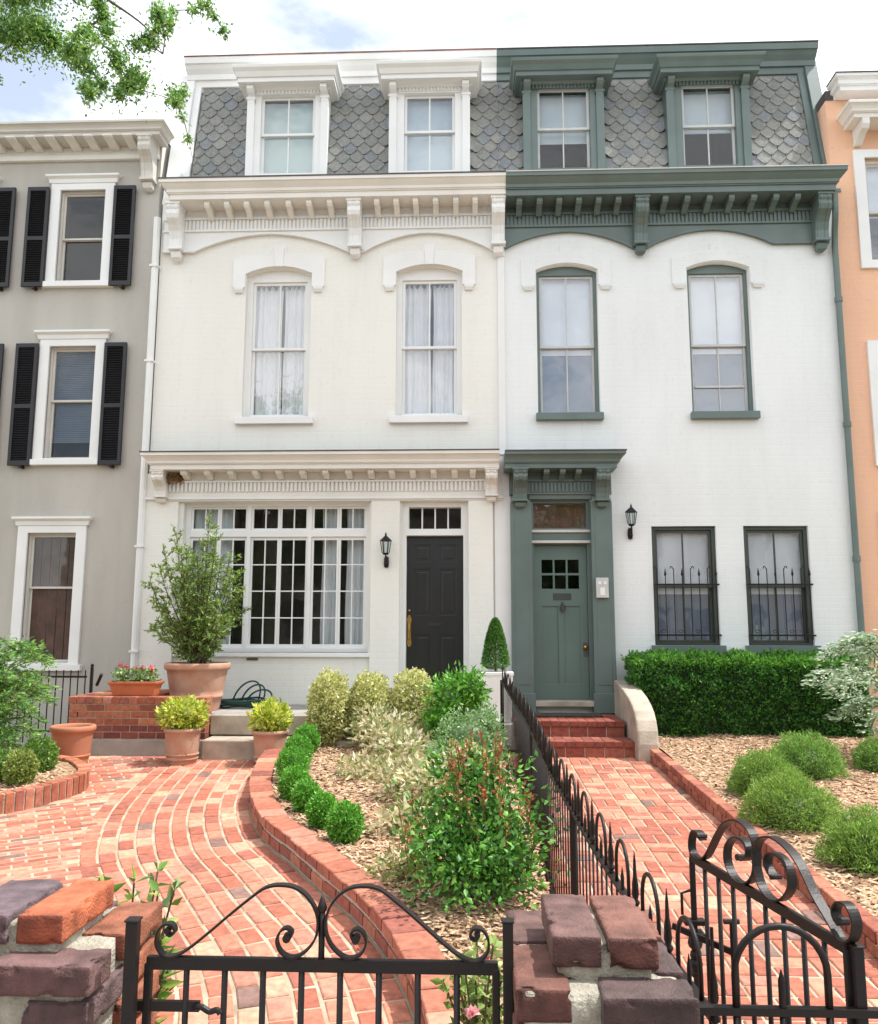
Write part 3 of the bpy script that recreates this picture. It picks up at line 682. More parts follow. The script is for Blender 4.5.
# wide multi-paned window
yw = F+.10; xs = [-3.88, -3.04, -2.20, -1.40]
fr = slab('window', rect(-3.92, -1.36, 1.60, 3.62), [rect(a+.026, b-.026, c, d) for a, b in zip(xs, xs[1:]) for c, d in ((1.66, 3.16), (3.25, 3.58))], yw, yw+.10, M['trim_white'], h1, .005)
fr['label'] = 'wide window of three tall bays with small panes'
for a, b in zip(xs, xs[1:]):
    m_ = (a+b)/2
    for c, d in ((a+.027, m_-.001), (m_+.001, b-.027)):
        hs = []; cc = (c+d)/2; zs = [1.70, 2.06, 2.42, 2.78, 3.125]
        for z0, z1 in zip(zs, zs[1:]): hs += [rect(c+.028, cc-.0075, z0+.008, z1-.008), rect(cc+.0075, d-.028, z0+.008, z1-.008)]
        slab('sash', rect(c, d, 1.661, 3.159), hs, yw+.03, yw+.065, M['trim_white'], fr, .003)
        slab('sash', rect(c, d, 3.251, 3.579), [rect(c+.028, cc-.0075, 3.28, 3.55), rect(cc+.0075, d-.028, 3.28, 3.55)], yw+.03, yw+.065, M['trim_white'], fr, .003)
        mb = MB(); mb.box(c+.02, d-.02, yw+.045, yw+.049, 1.68, 3.14); mb.box(c+.02, d-.02, yw+.045, yw+.049, 3.27, 3.56); mb.build('pane', M['glass_dark'], fr)
mb = MB(); mb.box(-3.97, -1.32, F-.05, F+.12, 1.545, 1.60); mb.build('sill', M['trim_white'], fr, bevel=.006)
for a, b in ((-3.86, -3.30), (-2.06, -1.80), (-1.72, -1.40)): curtain_mesh(a, b, 1.6, 3.59, F+.30, 4, .035).build('curtain', M['curtain'], fr, smooth=True)
mb = MB(); mb.box(-2.98, -2.83, F-.02, F+.001, 1.50, 1.53); mb.build('vent', M['flash'], h1)
# door with four-light transom
yd = F+.16
df = slab('door_frame', rect(-.94, -.03, .95, 3.62), [rect(-.87, -.10, .96, 3.17), rect(-.84, -.13, 3.26, 3.56)], F+.06, F+.24, M['trim_white'], h1, .005)
mb = MB(); n = 4
for i in range(1, n): x = -.84+.71*i/n; mb.box(x-.010, x+.010, yd, yd+.03, 3.26, 3.56)
mb.build('transom_bar', M['trim_white'], df)
mb = MB(); mb.box(-.85, -.12, yd+.03, yd+.034, 3.25, 3.57); mb.build('pane', M['glass_dark'], df)
pan = [rect(a, b, c, d) for a, b in ((-.77, -.54), (-.43, -.20)) for c, d in ((1.12, 1.84), (2.10, 2.72), (2.82, 3.05))]
dr = slab('door', rect(-.869, -.101, .97, 3.168), pan, yd, yd+.05, M['black_door'], h1, .004)
mb = MB(); mb.box(-.86, -.11, yd+.012, yd+.045, .98, 3.16)
for a, b in ((-.77, -.54), (-.43, -.20)):
    for c, d in ((1.12, 1.84), (2.10, 2.72), (2.82, 3.05)): mb.tiers([(c+.04, a+.04, b-.04, yd+.004, yd+.02), (d-.04, a+.04, b-.04, yd+.004, yd+.02)])
mb.build('panel', M['black_door'], dr, bevel=.008)
mb = MB(); mb.box(-.58, -.39, yd-.008, yd+.002, 1.93, 1.99); mb.box(-.56, -.41, yd-.012, yd-.006, 1.945, 1.975); mb.build('letter_slot', M['black_door'], dr, bevel=.003)
mb = MB(); x = -.83; mb.tiers([(1.68, x-.012, x+.012, yd-.008, yd+.002), (1.72, x-.03, x+.03, yd-.008, yd+.002), (1.79, x-.022, x+.022, yd-.008, yd+.002), (1.98, x-.022, x+.022, yd-.008, yd+.002), (2.05, x-.03, x+.03, yd-.008, yd+.002), (2.10, x-.01, x+.01, yd-.008, yd+.002)])
mb.tube(smooth_path([(x, yd-.005, 2.02), (x, yd-.05, 1.98), (x, yd-.06, 1.90), (x, yd-.05, 1.80), (x, yd-.005, 1.77)], 4), .011); mb.blob((x, yd-.02, 2.16), .018); mb.build('handle', M['brass'], dr, smooth=False)
# downpipe at the left corner, white
mb = MB(); mb.tube([(XL-.045, F-.06, 7.75), (XL-.045, F-.06, 4.3)], .05, 10); mb.tube([(XL-.045, F-.06, 4.3), (XL-.045, F-.06, .5)], .05, 10)
for z in (7.0, 5.6, 3.0, 1.6): mb.box(XL-.105, XL+.015, F-.12, F, z, z+.03)
mb.build('downpipe', M['trim_white'], h1)
mb = MB(); mb.box(XM-.05, XM+.045, F-.035, F+.002, 4.26, 7.16); mb.box(XM-.08, XM+.05, F-.05, F+.002, 7.10, 7.2); mb.build('corner_strip', M['trim_white'], h1, bevel=.006)
mb = MB(); mb.box(XM-.12, XM+.10, F-.03, F+.003, .5, 3.98); mb.build('corner_board', M['trim_white'], h1, bevel=.006)

# ------------------------------------------------------------------ green-trimmed house
h2 = thing('row_house', ((XM+XR)/2, F, .4), 'white row house with grey-green cornice, portico and door', 'house', 'row houses')
wR = [(.93, 1.78), (3.02, 3.87)]; wB = [(2.41, 3.26), (3.62, 4.47)]
holes = [rect(a, b, 4.83, 6.90, .09) for a, b in wR]+[rect(a, b, 1.71, 3.28) for a, b in wB]+[rect(.80, 1.60, .95, 3.66)]
slab('wall', rect(XM+.002, XR, .3, 8.2), holes, F, F+.3, M['white_wall'], h2)
shell(h2, XM+.002, XR, F+.3, F+8, .3, 8.15, M['white_wall'], (.9, 4.2, 7.9))
for i, (a, b) in enumerate(wR):
    w = window(h2, a, b, 4.83, 6.90, F, M['green'], M['steel'], 5.82, .09, .045, .035, 1, .09, 'glass_up', 'shade_full', sill=(a-.03, b+.03, 4.73, 4.83, .09), sillm=M['green'], low_vm=1)
    if i == 1:
        mb = MB(); mb.box(a+.09, b-.09, F+.14, F+.16, 5.22, 5.25); mb.build('screen_rail', M['steel'], w)
    c = (a+b)/2; ou = [(a-.01, 6.90)]+[(x, z) for x, z in rect(a-.01, b+.01, 0, 6.90, .10)[3:-1]][::-1]+[(b+.01, 6.90), (b+.01, 6.67), (b+.19, 6.67), (b+.19, 7.06), (c+.10, 7.16), (c+.09, 7.26), (c-.09, 7.26), (c-.10, 7.16), (a-.21, 7.06), (a-.21, 6.67), (a-.01, 6.67)]
    hd = slab('window_hood', ou, [], F-.018, F+.01, M['white_wall'], h2, .005)
    for q in (a-.11, b+.11): mb = MB(); mb.tiers([(6.60, q-.05, q+.05, F-.03, F), (6.64, q-.08, q+.08, F-.05, F), (6.67, q-.085, q+.085, F-.055, F)]); mb.build('corbel', M['white_wall'], hd)
for a, b in wB:
    w = window(h2, a, b, 1.71, 3.28, F, M['green_dark'], M['green_dark'], 2.48, 0, .05, .035, 1, .05, 'glass_up', 'shade_full', sill=(a-.05, b+.05, 1.60, 1.71, .07), sillm=M['green'])
fz = [(XM+.052, 7.20)]+arc(XM+.06, 7.21, 2.29, 7.18, 7.46)+[(2.46, 7.18)]+arc(2.47, 7.18, 4.21, 7.22, 7.46)+[(4.98, 7.22)]
cr = crown('cornice', XM+.062, XR-.11, F, 7.82, 8.10, .50, M['green'], h2, False, True, flash=M['trim_grey'])
frieze('frieze', XM+.052, 4.98, fz, 7.84, F, M['green'], cr)
mb = MB(); mb.box(XM+.055, 4.98, F-.075, F-.03, 7.695, 7.73); mb.box(XM+.055, 4.98, F-.065, F-.03, 7.52, 7.55); dentils(mb, XM+.07, 4.95, F-.04, 7.55, 7.69, .055, .022); mb.build('dentil_band', M['green'], cr)
edge = MB()
for i in range(len(fz)-1): edge.sqbar((fz[i][0], F-.045, fz[i][1]+.014), (fz[i+1][0], F-.045, fz[i+1][1]+.014), .035, .03)
edge.build('frieze_bead', M['green'], cr)
for x in (.69, .97, 1.24, 1.51, 1.78, 2.05, 2.69, 2.99, 3.29, 3.59, 3.89, 4.19, 4.48): modillion(cr, x, F-.04, 7.82, .08, .29, .16, M['green'])
for x in (2.375, 4.84): bracket(cr, x, F-.04, 7.07, 7.82, .18, .30, M['green'])
dR = [(.80, 1.96, 1.0, 1.77), (2.89, 4.06, 3.11, 3.88)]
mansard(h2, XM+.002, 5.17, M['green'], False, True, [(a-.02, b+.02, 10.2) for a, b, _, _ in dR])
top_cornice(h2, XM-.018, 5.17, M['green'], False, True, M['flash'])
M['blind_p'] = mat('pale grey lace blind', (.60, .66, .73), .8, .04, 3)
dormer(h2, *dR[0], M['green'], M['steel'], yslope, (9.05, 'blind_p'), 1, 'dormer with a long pale blind', 9.84, 'glass_dark')
dormer(h2, *dR[1], M['green'], M['steel'], yslope, (9.17, 'blind_p'), 1, 'dormer with the blind over the upper sash only', 9.85, 'glass_dark')
# portico
pc = crown('portico', .45, 1.91, F-.06, 4.0, 4.21, .44, M['green'], h2, False, True, flash=M['flash'])
mb = MB(); mb.box(.52, 1.88, F-.10, F-.001, 3.70, 4.0); mb.box(.78, 1.62, F-.07, F+.14, 3.64, 3.72); mb.box(.70, 1.70, F-.13, F-.09, 3.87, 3.90); dentils(mb, .80, 1.62, F-.10, 3.73, 3.86, .05, .022)
mb.build('frieze', M['green'], pc, bevel=.004)
for x in (1.0, 1.21, 1.42): modillion(pc, x, F-.10, 4.0, .075, .26, .12, M['green'])
for x in (.655, 1.735): bracket(pc, x, F-.15, 3.50, 4.0, .18, .28, M['green'])
for a, b in ((.53, .81), (1.59, 1.87)):
    mb = MB(); mb.box(a, b, F-.15, F-.001, .85, 3.60); mb.box(a-.02, b+.02, F-.175, F-.001, .85, 1.10); mb.box(a+.05, b-.05, F-.156, F-.14, 1.2, 3.40)
    mb.build('pilaster', M['green'], pc, bevel=.006)
df = slab('door_frame', rect(.79, 1.61, .95, 3.68), [rect(.845, 1.555, .96, 3.04), rect(.845, 1.555, 3.26, 3.60)], F+.02, F+.20, M['green'], h2, .005)
mb = MB(); mb.box(.80, 1.60, F-.02, F+.03, 3.055, 3.09); mb.box(.80, 1.60, F-.01, F+.03, 3.20, 3.235); mb.build('transom_bar', M['trim_grey'], df, bevel=.003)
mb = MB(); mb.box(.83, 1.57, F+.12, F+.124, 3.25, 3.61); mb.build('pane', M['glass'], df)
mb = MB(); mb.box(.84, 1.56, F+.18, F+.20, 3.2, 3.62); mb.build('inner_shutter', M['transom_wood'], df)
yd = F+.10; lights = [rect(.955+i*.175, 1.105+i*.175, z, z+.175) for i in range(3) for z in (2.45, 2.655)]
lights = [rect(.95+i*.175, 1.10+i*.175, z, z+.18) for i in range(3) for z in (2.45, 2.66)]
dr = slab('door', rect(.847, 1.553, 1.0, 3.038), lights+[rect(.95, 1.16, 1.20, 2.22), rect(1.24, 1.45, 1.20, 2.22)], yd, yd+.05, M['green_door'], h2, .004)
mb = MB(); mb.box(.93, 1.47, yd+.018, yd+.045, 1.18, 2.24); mb.build('panel', M['green_door'], dr)
mb = MB(); mb.box(.93, 1.47, yd+.024, yd+.028, 2.43, 2.86); mb.build('pane', M['glass_dark'], dr)
mb = MB(); mb.box(1.10, 1.34, yd-.008, yd+.002, 2.30, 2.39); mb.build('letter_slot', M['green_dark'], dr, bevel=.003)
mb = MB(); mb.box(1.205, 1.235, yd-.03, yd, 2.16, 2.27); mb.tube([(1.22+.035*math.sin(a), yd-.03, 2.19+.045*math.cos(a)) for a in np.linspace(0, 6.28, 13)], .007, 6); mb.build('knocker', M['green_dark'], dr)
mb = MB(); mb.box(1.485, 1.535, yd-.01, yd+.002, 1.56, 1.74); mb.build('lock_plate', M['flash'], dr, bevel=.003)
mb = MB(); mb.blob((1.51, yd-.045, 1.68), .032, n=12); mb.tube([(1.51, yd-.04, 1.68), (1.51, yd, 1.68)], .012); mb.build('knob', M['brass'], dr, smooth=True)
mb = MB(); mb.box(.82, 1.58, F-.16, F+.3, .93, .998); mb.build('threshold', M['stone'], df, bevel=.008)
# downpipe, green, right corner
mb = MB(); mb.tube(smooth_path([(4.98, F-.30, 7.80), (4.99, F-.26, 7.55), (5.03, F-.12, 7.35), (5.04, F-.07, 7.15), (5.04, F-.07, 6.9), (5.04, F-.07, 4), (5.04, F-.07, .5)], 4), .042, 10)
for z in (6.35, 4.6, 2.8): mb.tube([(5.04, F-.07, z), (5.04, F-.07, z+.07)], .052, 10)
mb.build('downpipe', M['green'], h2)

# ------------------------------------------------------------------ grey house on the left
FG = F+.1; h3 = thing('row_house', (-7.5, FG, .4), 'grey stucco row house with black shutters and white window casings', 'house', 'row houses')
cols = (-5.655, -7.44, -9.3); hs = []
for c in cols: hs += [rect(c-.335, c+.335, 6.88, 8.28), rect(c-.335, c+.335, 4.27, 5.90), rect(c-.12-.34, c-.12+.34, 1.45, 3.22)]
slab('wall', rect(-11, XL-.10, .2, 9.13), hs, FG, FG+.3, M['grey_wall'], h3)
shell(h3, -11, XL-.10, FG+.3, FG+8, .2, 9.13, M['grey_wall'], (1.0, 3.9, 6.5))
for c0 in cols:
    for k, (z0, z1, w) in enumerate(((6.88, 8.28, .335), (4.27, 5.90, .335), (1.45, 3.22, .34))):
        c = c0-(.12 if k == 2 else 0)
        wn = window(h3, c-w, c+w, z0, z1, FG, M['trim_grey'], M['trim_grey'], [7.56, 5.12, 2.47][k], 0, .02, .03, 0, .035, 'glass_dark', [None, 'blind', 'wood'][k])
        slab('casing', rect(c-w-.14, c+w+.14, z0-.02, z1+.10), [rect(c-w, c+w, z0, z1)], FG-.04, FG+.02, M['trim_white'], wn, .006)
        mb = MB(); mb.box(c-w-.19, c+w+.19, FG-.08, FG+.02, z0-.10, z0-.02); mb.build('sill', M['trim_white'], wn, bevel=.005)
        mb = MB(); mb.tiers([(z1+.10, c-w-.17, c+w+.17, FG-.05, FG), (z1+.16, c-w-.18, c+w+.18, FG-.06, FG), (z1+.19, c-w-.21, c+w+.21, FG-.10, FG), (z1+.22, c-w-.21, c+w+.21, FG-.10, FG)])
        mb.build('window_head', M['trim_white'], wn, bevel=.005)
    c = c0
    for z0, z1 in ((6.78, 8.31), (4.16, 5.93)):
        for sgn in (-1, 1):
            a, b = (c-.80, c-.48) if sgn < 0 else (c+.48, c+.80); zm = z0+(z1-z0)*.48
            sh = slab('shutter', rect(a, b, z0, z1), [rect(a+.045, b-.045, z0+.07, zm-.03), rect(a+.045, b-.045, zm+.03, z1-.06)], FG-.085, FG-.045, M['shutter'], h3, .004)
            mb = MB(); z = z0+.09
            while z < z1-.08:
                if abs(z-zm) > .035: mb.add([(a+.04, FG-.08, z), (b-.04, FG-.08, z), (b-.04, FG-.052, z+.026), (a+.04, FG-.052, z+.026), (a+.04, FG-.074, z-.004), (b-.04, FG-.074, z-.004), (b-.04, FG-.046, z+.022), (a+.04, FG-.046, z+.022)], [(0, 1, 2, 3), (7, 6, 5, 4), (0, 4, 5, 1), (3, 2, 6, 7)])
                z += .034
            mb.box(a+.04, b-.04, FG-.05, FG-.046, z0+.06, z1-.05); mb.build('louvres', M['shutter'], sh)
            mb = MB(); q = (a+b)/2+.03; mb.box(q-.02, q+.02, FG-.10, FG, z0-.035, z0+.002); mb.build('shutter_dog', M['iron'], sh)
gc = crown('cornice', -11, XL-.02, FG, 8.95, 9.13, .42, M['trim_grey'], h3, False, True)
mb = MB(); mb.box(-11, XL-.12, FG-.06, FG, 8.74, 8.82); mb.box(-11, XL-.13, FG-.03, FG, 8.82, 8.95); mb.build('frieze', M['trim_cream'], gc, bevel=.006)
x = -10.9
while x < XL-.4: modillion(gc, x, FG-.03, 8.95, .13, .33, .07, M['trim_cream']); x += .285
bracket(gc, XL-.24, FG-.02, 8.22, 8.95, .18, .32, M['trim_grey'])
mb = MB(); mb.box(-11, XL-.10, FG-.3, FG+8.3, 9.142, 9.18); mb.build('roof', M['flash'], h3)

# ------------------------------------------------------------------ salmon house on the right
h4 = thing('row_house', (8, F, .4), 'salmon pink painted row house with white window casings', 'house', 'row houses')
FS = F+.02; hs = []; sc = (5.98, 8.2, 10.4)
for c in sc: hs += [rect(c-.42, c+.42, 6.98, 8.50), rect(c-.42, c+.42, 4.20, 5.70), rect(c-.42, c+.42, 1.9, 3.35)]
slab('wall', rect(XR+.01, 11.5, .3, 9.4), hs, FS, FS+.3, M['salmon_wall'], h4)
shell(h4, XR+.01, 11.5, FS+.3, FS+8, .3, 9.4, M['salmon_wall'], (1.2, 3.9, 6.6))
for c in sc:
    for k, (z0, z1) in enumerate(((6.98, 8.50), (4.20, 5.70), (1.9, 3.35))):
        wn = window(h4, c-.42, c+.42, z0, z1, FS, M['trim_white'], M['trim_grey'], (z0+z1)/2, 0, .04, .04, 0, .06, 'glass_up', 'shade' if k < 2 else None)
        slab('casing', rect(c-.57, c+.57, z0-.12, z1+.12), [rect(c-.42, c+.42, z0, z1)], FS-.04, FS+.02, M['trim_white'], wn, .006)
    hd = crown('window_hood', c-.66, c+.66, FS, 8.93, 9.13, .42, M['trim_cream'], h4)
    for q in (-.5, .5): modillion(hd, c+q, FS, 8.93, .10, .32, .26, M['trim_cream'])
crown('cornice', XR+.12, 11.5, FS, 9.40, 9.62, .30, M['trim_white'], h4, True, False, flash=M['flash'])
mb = MB(); mb.box(XR+.01, 11.5, FS-.005, FS+8.3, 9.4, 9.55); mb.build('roof', M['flash'], h4)

# ------------------------------------------------------------------ fixtures on the houses
def lantern(x, y, z, lab):
    t = thing('wall_lamp', (x, y, z-.2), lab, 'wall lamp', 'black wall lanterns')
    mb = MB(); mb.lathe([(.001, -.26), (.03, -.25), (.035, -.2), (.03, -.12), (.001, -.10)], (x, y-.02, z), 12); mb.tube(smooth_path([(x, y-.02, z-.19), (x, y-.09, z-.20), (x, y-.13, z-.15), (x, y-.13, z-.10)], 4), .010, 8)
    mb.build('arm', M['iron'], t, smooth=True)
    c = (x, y-.13, z); mb = MB()
    mb.lathe([(.001, -.10), (.03, -.095), (.045, -.075), (.048, -.07), (.001, -.069)], c, 6)
    mb.lathe([(.072, .085), (.085, .09), (.06, .115), (.03, .145), (.012, .16), (.014, .175), (.004, .20), (.001, .215)], c, 6)
    mb.lathe([(.001, .084), (.072, .085)], c, 6)
    for k in range(6):
        a = 2*math.pi*k/6; mb.tube([(c[0]+.047*math.cos(a), c[1]+.047*math.sin(a), z-.07), (c[0]+.072*math.cos(a), c[1]+.072*math.sin(a), z+.086)], .005, 5)
    mb.build('lamp_cage', M['iron'], t)
    mb = MB(); mb.lathe([(.043, -.068), (.068, .083)], c, 6); mb.build('lamp_glass', M['lamp_glass'], t)
    mb = MB(); mb.lathe([(.012, -.068), (.012, .0), (.008, .04), (.001, .055)], c, 8); mb.build('bulb', M['trim_white'], t)
lantern(-1.125, F-.055, 2.98, 'black wall lantern between the wide window and the black door')
lantern(2.125, F, 3.36, 'black wall lantern on the white wall right of the green door')
t = thing('intercom', (1.71, F-.15, 2.32), 'pale metal door intercom on the right pilaster of the portico', 'intercom')
mb = MB(); mb.box(1.63, 1.79, F-.21, F-.151, 2.32, 2.58); mb.build('housing', M['steel'], t, bevel=.006)
for q in (1.675, 1.745):
    mb = MB(); mb.box(q-.018, q+.018, F-.217, F-.209, 2.49, 2.53); mb.build('button', M['trim_white'], t, bevel=.002)
mb = MB(); mb.box(1.68, 1.74, F-.215, F-.209, 2.35, 2.45); mb.build('button', M['trim_white'], t, bevel=.003)
def grille(x0, x1, lab):
    t = thing('window_grille', ((x0+x1)/2, F-.03, 1.8), lab, 'window grille', 'iron window grilles'); y = F-.05
    for z in (2.50, 1.84):
        mb = MB(); mb.sqbar((x0+.01, y, z), (x1-.0, y, z), .014, .022); mb.build('rail', M['iron'], t)
        mb = MB()
        for q in (x0+.012, x1-.012): mb.sqbar((q, y, z), (q, F+.02, z), .014)
        mb.build('stay', M['iron'], t)
    n = 8
    for i in range(n):
        x = x0+.04+(x1-x0-.08)*i/(n-1); c = 1 if i % 2 else -1
        mb = MB()
        if i % 2 == 0:
            s_ = -1 if i < 4 else 1; mb.tube(smooth_path([(x, y, 1.78), (x, y, 2.62), (x+.005*s_, y, 2.70), (x+.03*s_, y, 2.74), (x+.045*s_, y, 2.71)], 4), .006, 6)
        else:
            mb.tube([(x, y, 1.78), (x, y, 2.62)], .006, 6); mb.lathe([(.001, 0), (.018, .03), (.012, .06), (.001, .12)], (x, y, 2.6), 6)
        mb.build('bar', M['iron'], t)
    mb = MB()
    for i in (0, 2, 4, 6): x = x0+.05+(x1-x0-.08)*(i+.5)/(n-1); mb.tube([(x+.02*math.sin(a)*1.4, y, 1.87+.02-.02*math.cos(a)) for a in np.linspace(0, 6.28, 10)], .004, 5)
    mb.build('scrolls', M['iron'], t)
grille(*wB[0], 'iron grille over the lower window nearer the green door')
grille(*wB[1], 'iron grille over the lower window nearer the salmon house')
# bird nest at the left bracket of the lower cornice
mb = MB()
for i in range(150):
    a = random.uniform(0, 6.28); b = random.uniform(-.6, 1); r = .075
    p = Vector((-4.02+r*math.cos(a)*random.uniform(.6, 1.1), F-.13+.06*math.sin(a), 3.92+.06*b)); d = Vector((random.uniform(-1, 1), random.uniform(-1, 1), random.uniform(-.6, .6))).normalized()*.06
    mb.tube([p-d, p+d], .003, 4, col=(random.uniform(.15, .35), random.uniform(.09, .2), .06))
o = mb.build('bird_nest', M['chip'], loc=(-4.02, F-.13, 3.86), color=True); tag(o, 'small twiggy brown nest under the left end of the lower cream cornice', 'nest')

# ------------------------------------------------------------------ bricks, steps, planter
def running_bond(mb, x0, x1, y, z0, z1, kind='wall', d=.1, joint=.010, bh=.062, axis='x', side=-1, lower=None):
    """bricks proud of a mortar core; face looks toward -y (axis x) or +-x (axis y)"""
    rows = max(1, round((z1-z0)/(bh+joint))); p = (z1-z0)/rows
    for r in range(rows):
        z = z0+r*p+joint/2; L = .205; x = x0-(L/2 if r % 2 else 0)
        while x < x1-.01:
            a, b = max(x+joint/2, x0), min(x+L-joint/2, x1)
            if b-a > .02:
                j = random.uniform(-.0025, .0025); c = bricktone(kind)
                if lower and r < lower: c = (c[0]*.6, c[1]*.55, c[2]*.8)
                if axis == 'x': mb.box(a, b, y-.006+j, y+d, z, z+p-joint, c)
                else:
                    q = (y+side*(-.0)+j, y+d*-side) if False else None
                    lo, hi = (y-d, y+.006+j) if side > 0 else (y-.006+j, y+d)
                    mb.box(lo, hi, a, b, z, z+p-joint, c)
            x += L
t = thing('brick_planter', (-3.9, 9.6, G(9.6)), 'low red brick planter wall on a concrete base left of the pale steps', 'planter wall')
mb = MB(); mb.prism_z([(-4.62, 9.58), (-3.02, 9.58), (-3.02, 9.84), (-3.78, 9.84), (-3.78, 10.9), (-4.62, 10.9)], .4, .66); mb.build('base', M['concrete'], t, bevel=.01)
mb = MB(); mb.prism_z([(-4.60, 9.60), (-3.035, 9.60), (-3.035, 9.82), (-3.80, 9.82), (-3.80, 10.88), (-4.60, 10.88)], .66, 1.125); mb.build('mortar_core', M['mortar'], t)
mb = MB(); running_bond(mb, -4.62, -3.03, 9.60, .665, 1.05, 'wall', lower=2); running_bond(mb, 9.60, 10.88, -4.60, .665, 1.05, 'wall', axis='y', side=-1); running_bond(mb, 9.61, 9.82, -3.035, .665, 1.05, 'wall', axis='y', side=1)
mb.build('wall_bricks', M['brick'], t, bevel=.003, color=True)
mb = MB(); n = 16
for i in range(n):
    a = -4.635+1.62*i/n
    for j in range(6 if a < -3.8 else 1): mb.box(a+.004, a+1.62/n-.004, 9.585+j*.215, 9.585+j*.215+.205, 1.058, 1.135+random.uniform(-.002, .002), bricktone('wall' if random.random() < .6 else 'path'))
mb.build('coping_bricks', M['brick'], t, bevel=.004, color=True)
t = thing('front_steps', (-2, 9.8, G(9.8)), 'pale stone steps and landing in front of the black door', 'steps')
mb = MB(); mb.prism_z([(-3.0, 9.78), (-.1, 9.78), (-.1, F-.03), (-3.765, F-.03), (-3.765, 9.85), (-3.0, 9.85)], .45, .93); mb.build('landing', M['concrete'], t, bevel=.012)
mb = MB(); mb.box(-3.02, -.1, 9.745, 9.785, .70, .925); mb.build('riser', M['stone'], t, bevel=.012)
mb = MB(); mb.box(-3.0, -.6, 9.40, 9.76, .42, .685); mb.build('step', M['stone'], t, bevel=.015)
t = thing('brick_steps', (1.3, 9.7, G(9.7)), 'two red brick steps up to the grey-green door', 'steps')
def step_bricks(name, x0, x1, y0, y1, z0, z1):
    mb = MB(); n = max(1, round((x1-x0)/.205)); w = (x1-x0)/n
    for i in range(n): mb.box(x0+i*w+.004, x0+(i+1)*w-.004, y0+.005, y0+.1, z0+.005, z1-.068, bricktone('step'))
    n = round((x1-x0)/.108); w = (x1-x0)/n; rows = max(1, round((y1-y0)/.205))
    for j in range(rows):
        for i in range(n): mb.box(x0+i*w+.003, x0+(i+1)*w-.003, y0-.012+j*.205, y0-.012+j*.205+.198, z1-.064, z1+random.uniform(-.002, .002), bricktone('step'))
    o = mb.build(name, M['brick'], t, bevel=.005, color=True)
    mb = MB(); mb.box(x0+.01, x1-.01, y0+.01, y1+.02, z0-.05, z1-.008); mb.build('mortar_core', M['mortar'], o)
step_bricks('step', .62, 1.93, 9.66, 10.1, .46, .665)
step_bricks('landing', .50, 1.80, 10.07, 10.96, .655, .845)
mb = MB(); mb.box(.72, 1.62, 10.50, 10.88, .849, .862); o = mb.build('door_mat', M['mat'], loc=(1.17, 10.7, .849), bevel=.004); tag(o, 'thin dark mat on the brick landing before the grey-green door', 'door mat')
# curved cheek wall
prof = [(10.95, .40), (9.46, .40), (9.46, .66), (9.49, .80), (9.55, .91), (9.65, 1.0), (9.80, 1.07), (10.0, 1.13), (10.3, 1.19), (10.6, 1.235), (10.95, 1.27)]
mb = MB(); mb.prism(prof[::-1], 1.83, 2.06); o = mb.build('cheek_wall', M['stone'], loc=(1.95, 10.2, .45), bevel=.02); tag(o, 'curved pale stone cheek wall at the right side of the brick steps', 'wall')

# ------------------------------------------------------------------ pots and hose
def pot(x, y, z, rt, rb, h, m, lab, name='plant_pot', cat='pot', group=None, rim=.035, bands=(), soil=.86):
    t = thing(name, (x, y, z), lab, cat, group)
    prof = [(.001, 0), (rb, 0), (rb, .01)]
    n = 6
    def rad(q): return rb+(rt-rim*.8-rb)*(q**.85)
    qs = sorted(set([i/n for i in range(1, n)]+[q+d for q in bands for d in (-.035, -.02, .02, .035)]))
    for q in qs:
        e = .012 if any(abs(q-b) <= .0201 for b in bands) else 0
        prof.append((rad(q)+e, q*(h-rim*2)))
    prof += [(rt-rim*.8, h-rim*2.2), (rt-.006, h-rim*1.9), (rt, h-rim*1.5), (rt, h-rim*.5), (rt-.012, h), (rt-.03, h), (rt-.04, h-.02), (rt-.05, h*soil-.03)]
    mb = MB(); mb.lathe(prof, (x, y, z), 40); o = mb.build('pot_body', m, t, smooth=True)
    mb = MB(); vs = [(x, y, z+h*soil+.01)]+[(x+(rt-.04)*math.cos(a), y+(rt-.04)*math.sin(a), z+h*soil) for a in np.linspace(0, 2*math.pi, 25)[:-1]]
    mb.add(vs, [(0, i, i % 24+1) for i in range(1, 25)]); mb.build('soil', M['soil'], t)
    return t
big = pot(-3.36, 10.25, .93, .395, .27, .57, M['terracotta_old'], 'large terracotta pot holding the tall shrub by the wide window', bands=(.35,), rim=.04)
pot(-3.155, 9.22, .46, .205, .155, .38, M['terracotta_old'], 'terracotta pot of yellow-green leaves left of the pale steps', rim=.02, bands=(.16, .3), group='matching pots of yellow-green plants')
pot(-2.19, 9.22, .46, .20, .145, .36, M['terracotta_old'], 'terracotta pot of yellow-green leaves by the middle mulch bed', rim=.02, bands=(.12, .24), group='matching pots of yellow-green plants')
pot(-4.30, 9.05, .455, .235, .165, .42, M['terracotta'], 'empty bright terracotta pot before the brick planter wall', rim=.03, bands=(.3,), soil=.8)
t = thing('flower_trough', (-3.94, 9.78, 1.137), 'orange terracotta trough of flowers standing on the brick planter wall', 'flower trough')
mb = MB(); z = 1.137
mb.tiers([(z, -4.17, -3.69, 9.70, 9.88), (z+.02, -4.175, -3.685, 9.695, 9.885), (z+.13, -4.20, -3.66, 9.67, 9.91), (z+.131, -4.215, -3.645, 9.655, 9.925), (z+.165, -4.22, -3.64, 9.65, 9.93)])
mb.build('trough_body', M['terracotta_red'], t, bevel=.008)
mb = MB(); mb.box(-4.19, -3.67, 9.68, 9.90, z+.16, z+.17); mb.build('soil', M['soil'], t)
